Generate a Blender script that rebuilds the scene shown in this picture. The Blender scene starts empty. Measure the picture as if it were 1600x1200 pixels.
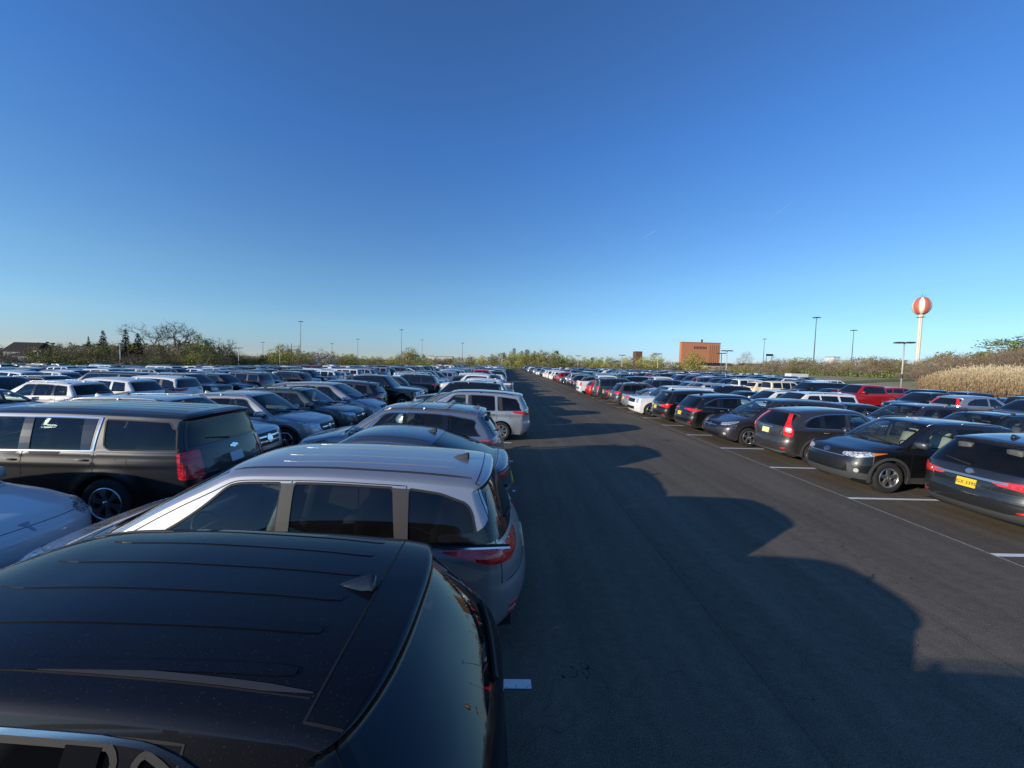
import bpy, bmesh, math, random
import numpy as np
from mathutils import Vector, Matrix
from mathutils.geometry import delaunay_2d_cdt
from mathutils.bvhtree import BVHTree
R=math.radians
scene=bpy.context.scene
COL=scene.collection
random.seed(7); rng=np.random.default_rng(7)

# ---------------------------------------------------------------- materials
MATS={}
def new_mat(name):
    m=bpy.data.materials.new(name); m.use_nodes=True; MATS[name]=m
    nt=m.node_tree; b=nt.nodes['Principled BSDF']; return m,nt,b
def simple(name,col,rough=.5,metal=0,coat=0,spec=.5,emit=None,coat_r=.05):
    m,nt,b=new_mat(name)
    b.inputs['Base Color'].default_value=(*col,1); b.inputs['Roughness'].default_value=rough
    b.inputs['Metallic'].default_value=metal; b.inputs['Coat Weight'].default_value=coat
    b.inputs['Coat Roughness'].default_value=coat_r
    b.inputs['Specular IOR Level'].default_value=spec
    return m
def N(nt,t,**k):
    n=nt.nodes.new(t)
    for a,v in k.items(): setattr(n,a,v)
    return n
def ramp(nt,stops):
    n=nt.nodes.new('ShaderNodeValToRGB'); e=n.color_ramp.elements
    e[0].position,e[0].color=stops[0][0],(*stops[0][1],1)
    e[1].position,e[1].color=stops[-1][0],(*stops[-1][1],1)
    for p,c in stops[1:-1]:
        x=e.new(p); x.color=(*c,1)
    return n
def paint(name,col,metal=.55,rough=.36,coat=1.0,dust=.12,dustcol=(.33,.31,.28),spk=190,spa=2.2,sp0=.62,spec=.5):
    """car paint: metallic base, clear coat, thin pollen / road dust, dark inside face"""
    m,nt,b=new_mat(name); L=nt.links; b.inputs['Specular IOR Level'].default_value=spec
    tc=N(nt,'ShaderNodeTexCoord')
    n1=N(nt,'ShaderNodeTexNoise'); n1.inputs['Scale'].default_value=2.2; n1.inputs['Detail'].default_value=5
    n2=N(nt,'ShaderNodeTexNoise'); n2.inputs['Scale'].default_value=spk; n2.inputs['Detail'].default_value=1
    L.new(tc.outputs['Object'],n1.inputs['Vector']); L.new(tc.outputs['Object'],n2.inputs['Vector'])
    r2=ramp(nt,[(sp0,(0,0,0)),(sp0+.12,(1,1,1))]); L.new(n2.outputs['Fac'],r2.inputs['Fac'])
    ge=N(nt,'ShaderNodeNewGeometry'); sx=N(nt,'ShaderNodeSeparateXYZ'); L.new(ge.outputs['Normal'],sx.inputs[0])
    up=N(nt,'ShaderNodeMapRange'); up.inputs['From Min'].default_value=.2; up.inputs['From Max'].default_value=1; up.inputs['To Min'].default_value=.35
    L.new(sx.outputs['Z'],up.inputs['Value'])
    so=N(nt,'ShaderNodeSeparateXYZ'); L.new(tc.outputs['Object'],so.inputs[0])
    lo=N(nt,'ShaderNodeMapRange'); lo.inputs['From Min'].default_value=.55; lo.inputs['From Max'].default_value=.2; lo.inputs['To Max'].default_value=2.2
    L.new(so.outputs['Z'],lo.inputs['Value'])
    a1=N(nt,'ShaderNodeMath',operation='MULTIPLY'); L.new(r2.outputs['Color'],a1.inputs[0]); a1.inputs[1].default_value=spa
    a2=N(nt,'ShaderNodeMath',operation='ADD'); L.new(n1.outputs['Fac'],a2.inputs[0]); L.new(a1.outputs[0],a2.inputs[1])
    a3=N(nt,'ShaderNodeMath',operation='ADD'); L.new(up.outputs[0],a3.inputs[0]); L.new(lo.outputs[0],a3.inputs[1])
    a4=N(nt,'ShaderNodeMath',operation='MULTIPLY'); L.new(a2.outputs[0],a4.inputs[0]); L.new(a3.outputs[0],a4.inputs[1])
    a5=N(nt,'ShaderNodeMath',operation='MULTIPLY',use_clamp=True); L.new(a4.outputs[0],a5.inputs[0]); a5.inputs[1].default_value=dust
    mx=N(nt,'ShaderNodeMix',data_type='RGBA'); mx.inputs['A'].default_value=(*col,1); mx.inputs['B'].default_value=(*dustcol,1)
    L.new(a5.outputs[0],mx.inputs['Factor'])
    bk=N(nt,'ShaderNodeMix',data_type='RGBA'); L.new(ge.outputs['Backfacing'],bk.inputs['Factor'])
    L.new(mx.outputs['Result'],bk.inputs['A']); bk.inputs['B'].default_value=(.16,.155,.145,1)
    L.new(bk.outputs['Result'],b.inputs['Base Color'])
    iv=N(nt,'ShaderNodeMath',operation='SUBTRACT'); iv.inputs[0].default_value=1; L.new(ge.outputs['Backfacing'],iv.inputs[1])
    c=N(nt,'ShaderNodeMath',operation='MULTIPLY'); L.new(iv.outputs[0],c.inputs[0]); c.inputs[1].default_value=coat; L.new(c.outputs[0],b.inputs['Coat Weight'])
    mt=N(nt,'ShaderNodeMath',operation='MULTIPLY'); L.new(iv.outputs[0],mt.inputs[0]); mt.inputs[1].default_value=metal; L.new(mt.outputs[0],b.inputs['Metallic'])
    ro=N(nt,'ShaderNodeMapRange'); ro.inputs['To Min'].default_value=rough; ro.inputs['To Max'].default_value=.8
    L.new(a5.outputs[0],ro.inputs['Value']); L.new(ro.outputs[0],b.inputs['Roughness'])
    cr=N(nt,'ShaderNodeMapRange'); cr.inputs['To Min'].default_value=.03; cr.inputs['To Max'].default_value=.5
    L.new(a5.outputs[0],cr.inputs['Value']); L.new(cr.outputs[0],b.inputs['Coat Roughness'])
    return m
PAINTS={
 'black':((.006,.0065,.008),.3),'black_blue':((.006,.009,.018),.4),'white':((.74,.74,.73),0),'cream':((.75,.66,.48),0),
 'silver':((.41,.42,.44),.65),'light_silver':((.58,.59,.60),.65),'mid_grey':((.25,.26,.28),.7),'grey':((.10,.105,.115),.7),'dark_grey':((.035,.038,.044),.65),
 'blue_grey':((.09,.125,.18),.7),'green_grey':((.085,.115,.12),.6),'brown_grey':((.07,.062,.062),.6),'red':((.45,.008,.012),.25),
 'maroon':((.12,.008,.014),.4),'navy':((.012,.022,.06),.4),'blue':((.02,.07,.22),.4),'champagne':((.33,.28,.21),.6),'purple_grey':((.05,.045,.06),.6)}
for k,(c,mt) in PAINTS.items(): paint('paint_'+k,c,mt,dust=.05 if k in('white','cream') else .045)
paint('paint_black_dusty',(.003,.004,.007),0,dust=.010,rough=.5,coat=.62,spec=.06,dustcol=(.30,.33,.38),spk=120,spa=8,sp0=.66)
def glass_mat(name,tint,spec_mix=.1):
    m,nt,b=new_mat(name); L=nt.links
    out=nt.nodes['Material Output']
    tr=N(nt,'ShaderNodeBsdfTransparent'); tr.inputs['Color'].default_value=(*tint,1)
    gl=N(nt,'ShaderNodeBsdfGlossy'); gl.inputs['Roughness'].default_value=.015; gl.inputs['Color'].default_value=(.86,.90,.90,1)
    lw=N(nt,'ShaderNodeLayerWeight'); lw.inputs['Blend'].default_value=.5; fr=N(nt,'ShaderNodeMath',operation='POWER'); fr.inputs[1].default_value=4.2; L.new(lw.outputs['Facing'],fr.inputs[0])
    ad=N(nt,'ShaderNodeMath',operation='MULTIPLY_ADD'); ad.use_clamp=True; ad.inputs[1].default_value=1.0; ad.inputs[2].default_value=spec_mix
    L.new(fr.outputs[0],ad.inputs[0])
    mx=N(nt,'ShaderNodeMixShader'); L.new(ad.outputs[0],mx.inputs[0]); L.new(tr.outputs[0],mx.inputs[1]); L.new(gl.outputs[0],mx.inputs[2])
    df=N(nt,'ShaderNodeBsdfDiffuse'); df.inputs['Color'].default_value=(.4,.39,.37,1)
    m2=N(nt,'ShaderNodeMixShader'); nz=N(nt,'ShaderNodeTexNoise'); nz.inputs['Scale'].default_value=3; tc=N(nt,'ShaderNodeTexCoord'); L.new(tc.outputs['Object'],nz.inputs['Vector'])
    mr=N(nt,'ShaderNodeMapRange'); mr.inputs['To Max'].default_value=.022; L.new(nz.outputs['Fac'],mr.inputs['Value'])
    L.new(mr.outputs[0],m2.inputs[0]); L.new(mx.outputs[0],m2.inputs[1]); L.new(df.outputs[0],m2.inputs[2]); L.new(m2.outputs[0],out.inputs['Surface'])
    return m
glass_mat('glass_clear',(.74,.84,.80),.06); glass_mat('glass_tint',(.11,.125,.125),.045)
simple('glass_dark',(.008,.011,.014),.04,0,0,.85)
simple('frit',(.006,.006,.007),.15); simple('black_gloss',(.01,.01,.011),.12,coat=.5)
simple('grille_black',(.006,.006,.007),.5); simple('pillar_film',(.040,.037,.034),.5,coat=.15); simple('rubber',(.015,.015,.015),.75); simple('plastic',(.035,.036,.038),.6); simple('cladding',(.05,.052,.055),.65)
simple('seam',(.004,.004,.005),.8); simple('chrome',(.78,.79,.8),.12,1); simple('satin',(.5,.51,.52),.3,.9)
simple('alloy',(.55,.56,.57),.28,.9); simple('alloy_dark',(.05,.05,.055),.3,.7); simple('dark_void',(.003,.003,.003),.95,spec=.1)
simple('tyre',(.022,.021,.02),.85); simple('mudliner',(.01,.01,.01),.9)
simple('seat_grey',(.42,.40,.35),.8); simple('seat_black',(.09,.088,.085),.6); simple('dash',(.05,.05,.052),.7)
simple('plate_yellow',(.85,.56,.02),.4); simple('plate_cream',(.82,.74,.36),.4); simple('plate_white',(.62,.66,.72),.4); simple('plate_ink',(.02,.03,.12),.5)
simple('orange_lens',(.8,.2,.03),.15,coat=1); simple('white_lens',(.65,.66,.68),.12,.3,coat=1)
def lens(name,c1,c2,sc,metal=0):
    m,nt,b=new_mat(name); L=nt.links
    tc=N(nt,'ShaderNodeTexCoord'); v=N(nt,'ShaderNodeTexNoise'); v.inputs['Scale'].default_value=sc; v.inputs['Detail'].default_value=0
    mp=N(nt,'ShaderNodeMapping'); mp.inputs['Scale'].default_value=(1,1,2.2); L.new(tc.outputs['Object'],mp.inputs[0]); L.new(mp.outputs[0],v.inputs['Vector'])
    r=ramp(nt,[(.4,c1),(.62,c2)]); L.new(v.outputs['Fac'],r.inputs['Fac']); L.new(r.outputs['Color'],b.inputs['Base Color'])
    b.inputs['Roughness'].default_value=.2; b.inputs['Coat Weight'].default_value=1; b.inputs['Metallic'].default_value=metal
    return m
lens('red_lens',(.50,.008,.010),(.85,.03,.03),20); lens('head_lens',(.25,.26,.28),(.8,.82,.84),24,.5)

# ---------------------------------------------------------------- helpers
def mesh(name,V,F,mats,smooth=True,fm=None,normals=None):
    me=bpy.data.meshes.new(name); me.from_pydata([tuple(v) for v in V],[],[tuple(int(i) for i in f) for f in F])
    for m in (mats if isinstance(mats,(list,tuple)) else [mats]): me.materials.append(MATS[m] if isinstance(m,str) else m)
    if fm is not None and len(fm)==len(me.polygons): me.polygons.foreach_set('material_index',np.array(fm,dtype=np.int32))
    if smooth: me.polygons.foreach_set('use_smooth',[True]*len(me.polygons))
    me.validate(verbose=False)
    if normals is not None and len(normals)==len(me.vertices):
        me.normals_split_custom_set_from_vertices([tuple(n) for n in normals])
    me.update()
    return me
def obj(name,me,parent=None,loc=(0,0,0),rz=0):
    o=bpy.data.objects.new(name,me); COL.objects.link(o); o.location=loc; o.rotation_euler=(0,0,rz)
    if parent is not None: o.parent=parent
    return o
def tag(o,label=None,cat=None,group=None,kind=None):
    if label: o['label']=label
    if cat: o['category']=cat
    if group: o['group']=group
    if kind: o['kind']=kind
    return o
class MB:
    """collects quads / boxes / tubes for one mesh"""
    def __init__(s): s.V=[];s.F=[];s.M=[]
    def add(s,V,F,m=0):
        b=len(s.V); s.V+= [tuple(v) for v in V]; s.F+=[tuple(i+b for i in f) for f in F]; s.M+=[m]*len(F)
    def box(s,c,d,m=0,rot=None,taper=1.0):
        x,y,z=d[0]/2,d[1]/2,d[2]/2; P=[]
        for k in(-1,1):
            t=taper if k>0 else 1
            for a,b in((-1,-1),(1,-1),(1,1),(-1,1)): P.append(Vector((a*x*t,b*y*t,k*z)))
        if rot is not None: P=[rot@p for p in P]
        P=[p+Vector(c) for p in P]
        s.add(P,[(3,2,1,0),(4,5,6,7),(0,1,5,4),(1,2,6,5),(2,3,7,6),(3,0,4,7)],m)
    def tube(s,pts,rad,n=8,m=0,cap=True):
        pts=[Vector(p) for p in pts]; rad=rad if hasattr(rad,'__len__') else [rad]*len(pts)
        V=[];F=[]
        for i,p in enumerate(pts):
            t=(pts[min(i+1,len(pts)-1)]-pts[max(i-1,0)]).normalized()
            a=t.cross(Vector((0,0,1)) if abs(t.z)<.9 else Vector((1,0,0))).normalized(); b=t.cross(a)
            for k in range(n):
                q=2*math.pi*k/n; V.append(p+(a*math.cos(q)+b*math.sin(q))*rad[i])
        for i in range(len(pts)-1):
            for k in range(n):
                F.append((i*n+k,i*n+(k+1)%n,(i+1)*n+(k+1)%n,(i+1)*n+k))
        if cap: F.append(tuple(range(n))[::-1]); F.append(tuple((len(pts)-1)*n+k for k in range(n)))
        s.add(V,[f[::-1] for f in F],m)
    def lathe(s,prof,n=24,axis='y',m=0,c=(0,0,0),mfun=None):
        """prof: list of (r, h) ; axis of revolution"""
        V=[];F=[];b=len(s.V)
        for r,h in prof:
            for k in range(n):
                q=2*math.pi*k/n
                if axis=='y': V.append((c[0]+r*math.cos(q),c[1]+h,c[2]+r*math.sin(q)))
                else: V.append((c[0]+r*math.cos(q),c[1]+r*math.sin(q),c[2]+h))
        s.V+=V
        for i in range(len(prof)-1):
            for k in range(n):
                f=(b+i*n+k,b+i*n+(k+1)%n,b+(i+1)*n+(k+1)%n,b+(i+1)*n+k)
                s.F.append(f); s.M.append(mfun(i,k) if mfun else m)
    def build(s,name,mats,parent=None,smooth=False,**k):
        me=mesh(name,s.V,s.F,mats,smooth,s.M); return obj(name,me,parent,**k)
    def me(s,name,mats,smooth=False): return mesh(name,s.V,s.F,mats,smooth,s.M)

def inpoly(P,poly):
    P=np.asarray(P); poly=np.asarray(poly); x,y=P[:,0],P[:,1]; c=np.zeros(len(P),bool); j=len(poly)-1
    for i in range(len(poly)):
        xi,yi=poly[i];xj,yj=poly[j]
        if yi!=yj:
            c^=((yi>y)!=(yj>y))&(x<(xj-xi)*(y-yi)/(yj-yi)+xi)
        j=i
    return c
def resample(poly,step,closed=True):
    out=[];n=len(poly)
    for i in range(n if closed else n-1):
        a=np.array(poly[i],float);b=np.array(poly[(i+1)%n],float); k=max(1,int(math.ceil(np.linalg.norm(b-a)/step)))
        for q in range(k): out.append(a+(b-a)*q/k)
    if not closed: out.append(np.array(poly[-1],float))
    return np.array(out)
def chaikin(poly,r=.03,it=2):
    """round the corners of a closed polygon with cuts of length r"""
    P=[np.array(p,float) for p in poly]
    for k in range(it):
        Q=[];n=len(P); rr=r/(2**k) if k else r
        for i in range(n):
            a,b,c=P[i-1],P[i],P[(i+1)%n]
            la,lc=np.linalg.norm(a-b),np.linalg.norm(c-b)
            if la<1e-6 or lc<1e-6: continue
            ta,tc_=min(rr,la*.4),min(rr,lc*.4)
            Q.append(b+(a-b)/la*ta); Q.append(b+(c-b)/lc*tc_)
        P=Q
    return np.array(P)
def seg_dist(P,poly):
    d=np.full(len(P),9e9)
    n=len(poly)
    for i in range(n):
        a=poly[i];b=poly[(i+1)%n]; ab=b-a; L=max(ab@ab,1e-12)
        t=np.clip(((P-a)@ab)/L,0,1); q=a+t[:,None]*ab; d=np.minimum(d,np.hypot(*(P-q).T))
    return d
def cdt(outer,holes,step,lines=(),quasi=True):
    """triangulate polygon with holes; interior grid points; returns V(2D), T"""
    loops=[resample(outer,step)]+[resample(h,step) for h in holes]
    pts=[];edges=[]
    for l in loops:
        b=len(pts); pts+=list(l); edges+=[(b+i,b+(i+1)%len(l)) for i in range(len(l))]
    for ln in lines:
        l=resample(ln,step,False); b=len(pts); pts+=list(l); edges+=[(b+i,b+i+1) for i in range(len(l)-1)]
    o=np.array(outer); mn=o.min(0);mx=o.max(0)
    gx=np.arange(mn[0]+step/2,mx[0],step); gy=np.arange(mn[1]+step/2,mx[1],step)
    G=np.array(np.meshgrid(gx,gy)).reshape(2,-1).T
    if len(G):
        k=inpoly(G,outer)
        for h in holes: k&=~inpoly(G,h)
        G=G[k]
        for l in loops:
            if len(G): G=G[seg_dist(G,l)>step*.45]
        for ln in lines:
            if len(G):
                l=np.array(ln); d=np.full(len(G),9e9)
                for i in range(len(l)-1):
                    d=np.minimum(d,seg_dist(G,l[i:i+2]))
                G=G[d>step*.45]
        pts+=list(G)
    r=delaunay_2d_cdt([Vector((float(p[0]),float(p[1]))) for p in pts],edges,[],0,1e-5)
    V=np.array([tuple(v) for v in r[0]]); T=np.array([f for f in r[2] if len(f)==3])
    c=V[T].mean(1); k=inpoly(c,outer)
    for h in holes: k&=~inpoly(c,h)
    T=T[k]
    a=V[T]; ar=(a[:,1,0]-a[:,0,0])*(a[:,2,1]-a[:,0,1])-(a[:,1,1]-a[:,0,1])*(a[:,2,0]-a[:,0,0])
    T=T[np.abs(ar)>1e-9]; ar=ar[np.abs(ar)>1e-9]; T[ar<0]=T[ar<0][:,::-1]
    u,inv=np.unique(T.ravel(),return_inverse=True)
    return V[u],inv.reshape(-1,3)
# ---------------------------------------------------------------- car body surfaces
LODP={0:dict(da=.05,nt=15,db=.055,dd=.03,wn=36,rn=10),1:dict(da=.12,nt=8,db=.13,dd=.09,wn=20,rn=8),2:dict(da=.26,nt=5,db=.3,dd=.25,wn=12,rn=5),3:dict(da=.6,nt=3,db=.7,dd=.5,wn=8,rn=3)}
def K(*a): return a
def std_keys(q):
    """silhouette keys from the nose under-edge over the roof to the tail under-edge:
       (name, s, z, ds, dz, p, sigma)  inner (shoulder) point = (s+ds, z-dz)"""
    L,H,b=q['L'],q['H'],q.get('box',0)
    zf,zc,sc,swt=q['zf'],q['zc'],q['sc'],q['swt']; srr,zrr,sbg,zbg=q['srr'],q['zrr'],q['sbg'],q['zbg']
    fr=.44-.22*b; rr_=.30-.16*b; rd=q.get('rds',0); ws=.17-.08*b; nose=q.get('nose',.10); tail=q.get('tail',.06)
    zb=q.get('zbump',.50); pr=2.8+1.2*b
    k=[K('f0',.24,.20,fr*.7,0,2.3,.03),K(0,.07,.27,fr*.95,0,2.4,.04),K(0,.0,zb-.06,fr*1.08,0,2.5,.05),
       K(0,nose*.25,.66,fr*1.05,0,2.5,.05),K('hf',nose,zf-.09,fr*.95,.01,2.5,.04),K(0,nose+.13,zf,fr*.6,.05,2.8,.06),
       K(0,nose+.45,zf+(zc-zf)*.42,.14,.085,pr,.12),K(0,(nose+.45+sc)/2,zf+(zc-zf)*.80,.04,.07,pr,.1),
       K('cw',sc-.02,zc,.10,.05,pr,.03),K('wb',sc+.06,zc+.005,.15,.035,pr,.02)]
    n=5
    for i in range(1,n):
        f=i/n; bul=.035*math.sin(f*math.pi)*(1-b*.6)
        k.append(K(0,sc+.06+(swt-sc-.06)*f,zc+(H-.07-zc)*f+bul,ws,.05+.02*f,pr,.06))
    k+= [K('wt',swt,H-.055,ws*.9,.075,pr,.05),K(0,swt+.25,H-.018,.03,.095,pr,.1),K(0,swt+.42*(srr-swt),H,0,.105,pr,.15),
         K(0,swt+.78*(srr-swt),(H*1.2+zrr*.8)/2,-.01,.105,pr,.15)]
    if 'deck' in q:
        zd=q['deck']
        k+= [K('rr',srr,zrr,-.05,.10,pr,.06),K('bt',srr+.05,zrr-.03,-.10,.08,pr,.05)]
        for f in(.33,.66): k.append(K(0,srr+.05+(sbg-srr-.05)*f,zrr-.03+(zbg-zrr+.03)*f+.03*math.sin(f*3.14),-.16,.06,pr,.06))
        k+= [K('bb',sbg,zbg,-.14,.05,pr,.04),K(0,sbg+.08,zd+.01,-.06,.07,pr,.05),K(0,L-.32,zd+.005,-.10,.075,pr,.08),
             K('tg',L-.13,zd-.01,-.22,.05,2.8,.03),K(0,L-.08,zd-.09,-rr_*1.1,.01,2.6,.03),K(0,L-.05,.78,-rr_*1.25,0,2.5,.05)]
    else:
        sp=q.get('spoil',.12)
        k+= [K('rr',srr,zrr,-.03,.10,pr,.05),K('sp',srr+sp,zrr-.035,-.16-rd*.2,.085,pr,.022),K(0,srr+sp-.005,zrr-.06,-.18-rd*.2,.06,pr,.015),K('bt',srr+sp-.045,zrr-.085,-.16-rd*.3,.05,pr,.015)]
        a=srr+sp-.045
        for f in(.33,.66): k.append(K(0,a+(sbg-a)*f,zrr-.085+(zbg-zrr+.085)*f+(.02-.05*rd)*math.sin(f*3.14),-.19-.02*f-rd,.035,2.9,.06))
        k+= [K('bb',sbg,zbg,-.24+.06*b-rd,.02,2.8,.03),K('tg',sbg+.03,zbg-.05,-.27+.08*b-rd*.6,.01,2.7,.05),K(0,L-tail,.86,-rr_*1.15,0,2.6,.06)]
    k+= [K('tb',L-tail*.8,.72,-rr_*1.25,0,2.5,.03),K(0,L-.015,.66,-rr_*1.3,0,2.5,.035),K(0,L,zb,-rr_*1.35,0,2.5,.05),
         K(0,L-.05,.33,-rr_*1.2,0,2.4,.05),K('r0',L-.22,.22,-rr_*.8,0,2.3,.03)]
    return k
def smooth_curve(keys,step=.012):
    P=[];S=[];names={}
    for i,k in enumerate(keys):
        v=np.array(k[1:6],float)
        if i:
            a=P[-1] if False else prev
            n=max(1,int(round(np.hypot(v[0]-a[0],v[1]-a[1])/step)))
            for q in range(1,n+1): P.append(a+(v-a)*q/n); S.append(ps+(k[6]-ps)*q/n)
        else: P.append(v); S.append(k[6])
        prev=v; ps=k[6]
        if k[0]: names[k[0]]=len(P)-1
    P=np.array(P);S=np.array(S); out=P.copy(); n=len(P); idx=np.arange(n)
    for i in range(n):
        sg=max(S[i]/step,.3); r=int(3*sg)+1; r=min(r,i,n-1-i)
        if r<1: continue
        j=np.arange(i-r,i+r+1); w=np.exp(-.5*((j-i)/sg)**2); w/=w.sum(); out[i]=(P[j]*w[:,None]).sum(0)
    return out,names
def sstep(x): x=np.clip(x,0,1); return x*x*(3-2*x)

class Surf:
    def __init__(s,q):
        s.q=q; s.L=q['L']; s.W0=q['W']; keys=std_keys(q)
        s.C,s.nm=smooth_curve(keys); C=s.C
        s.I=np.stack([C[:,0]+C[:,2],C[:,1]-C[:,3]],1)
        s.wheels=[(q['wf'],q['wr']),(q['wb'],q['wr'])]; s.Ra=q['wr']+q.get('gap',.055)
        s.zsill=q.get('sill',.24)
        i0,i1=s.nm['cw'],s.nm['bb']
        T=s.I[i0:i1+1]; d=np.gradient(T,axis=0); d/=np.linalg.norm(d,axis=1)[:,None]+1e-9
        nrm=np.stack([d[:,1],-d[:,0]],1); m=q.get('topm',.05)
        T2=T+nrm*m; o=np.argsort(T2[:,0]); s.top_s,s.top_z=T2[o,0],T2[o,1]
        s.zw=s.wheels[0][1]
    def belt(s,x):
        q=s.q; b0,b1=q['belt']; t=np.clip((x-q['sc'])/(s.L-q['sc']-.3),0,1); return b0+(b1-b0)*t
    def top(s,x): return np.interp(x,s.top_s,s.top_z)
    def W(s,x,z):
        q=s.q; L=s.L; x=np.asarray(x,float); z=np.asarray(z,float)
        w=s.W0-q.get('af',.11)*np.clip(1-x/q.get('rf',1.25),0,1)**2-q.get('ar',.07)*np.clip(1-(L-x)/q.get('rrr',1.1),0,1)**2
        zc=.66; zb=s.belt(x); lo=np.clip((zc-z)/.46,0,1); w=w-q.get('tuck',.055)*lo**2
        hi=np.clip((z-zc)/(zb-zc),0,1); w=w-.028*hi**2
        w=w-q.get('sh',.022)*sstep((z-zb+.075)/.07)
        u=np.clip(z-zb,0,2); w=w-q.get('tb',.30)*u-.18*u*u
        zr=q.get('crease',.90)+.035*(x/L); w=w+.014*np.clip(1-np.abs(z-zr)/.09,0,1)*sstep((x-.5)/.6)
        zl=.44+.05*(x/L); w=w-.016*np.exp(-((z-zl)/.07)**2)*sstep((x-s.wheels[0][0]-.45)/.3)*sstep((s.wheels[1][0]-.4-x)/.3)
        for ws,wr in s.wheels:
            r=np.hypot(x-ws,z-wr); w=w+q.get('flare',.02)*np.exp(-(np.clip(r-s.Ra,0,9)/.10)**2)*(z<zb+.05)
        return w
    def PB(s,x,z,off=0):
        x=np.asarray(x,float); z=np.asarray(z,float); return np.stack([s.L/2-x,s.W(x,z)+off,z],-1)
    def NB(s,x,z):
        e=.006; dx=(s.W(x+e,z)-s.W(x-e,z))/(2*e); dz=(s.W(x,z+e)-s.W(x,z-e))/(2*e)
        n=np.stack([dx,np.ones_like(dx),-dz],-1); return n/np.linalg.norm(n,axis=-1)[...,None]
    def PA(s,i,t,off=0):
        """i: float index along silhouette, t in -1..1"""
        i=np.asarray(i,float); t=np.asarray(t,float); n=len(s.C); ii=np.clip(i,0,n-1.001); k=ii.astype(int); f=(ii-k)[...,None]
        c=s.C[k]*(1-f)+s.C[k+1]*f; a=np.clip(np.abs(t),0,1); p=c[...,4]
        e=1-np.sqrt(np.clip(1-a**p,0,1)); X=c[...,0]+c[...,2]*e; Z=c[...,1]-c[...,3]*e
        y=t*s.W(c[...,0]+c[...,2],c[...,1]-c[...,3])
        return np.stack([s.L/2-X,y,Z],-1)
    def NA(s,i,t):
        i=np.asarray(i,float); t=np.clip(np.asarray(t,float),-.985,.985); a=s.PA(i+1,t)-s.PA(i-1,t); b=s.PA(i,t+.01)-s.PA(i,t-.01)
        n=np.cross(a,b); n/=np.linalg.norm(n,axis=-1)[...,None]+1e-12
        # outward: compare with vector from body core
        c=s.PA(i,t)-np.array([0,0,.7]); c[...,1]*=.2; sg=np.sign((n*c).sum(-1)); sg[sg==0]=1; return n*sg[...,None]

def ribbon(pts,nrm,w,h,close=False,base=-.004,wside=0):
    """box-section strip along points on a surface. wside: shift sideways (-1..1)"""
    P=np.asarray(pts,float);Nn=np.asarray(nrm,float);n=len(P)
    if close: t=np.roll(P,-1,0)-np.roll(P,1,0)
    else: t=np.gradient(P,axis=0)
    t/=np.linalg.norm(t,axis=1)[:,None]+1e-12; sd=np.cross(t,Nn); sd/=np.linalg.norm(sd,axis=1)[:,None]+1e-12
    w=np.asarray(w) if hasattr(w,'__len__') else np.full(n,w); sh=(wside*w/2)[:,None]
    A=P+sd*(w/2)[:,None]+sd*sh; B=P-sd*(w/2)[:,None]+sd*sh
    V=[];F=[]
    for i in range(n): V+=[A[i]+Nn[i]*base,A[i]+Nn[i]*h,B[i]+Nn[i]*h,B[i]+Nn[i]*base]
    m=n if close else n-1
    for i in range(m):
        a=i*4;b=((i+1)%n)*4
        F+=[(a,b,b+1,a+1),(a+1,b+1,b+2,a+2),(a+2,b+2,b+3,a+3)]
    if not close: F+=[(0,1,2,3),(n*4-1,n*4-2,n*4-3,n*4-4)]
    return V,F
def mirror_y(V,F): return [(v[0],-v[1],v[2]) for v in V],[tuple(f)[::-1] for f in F]

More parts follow.
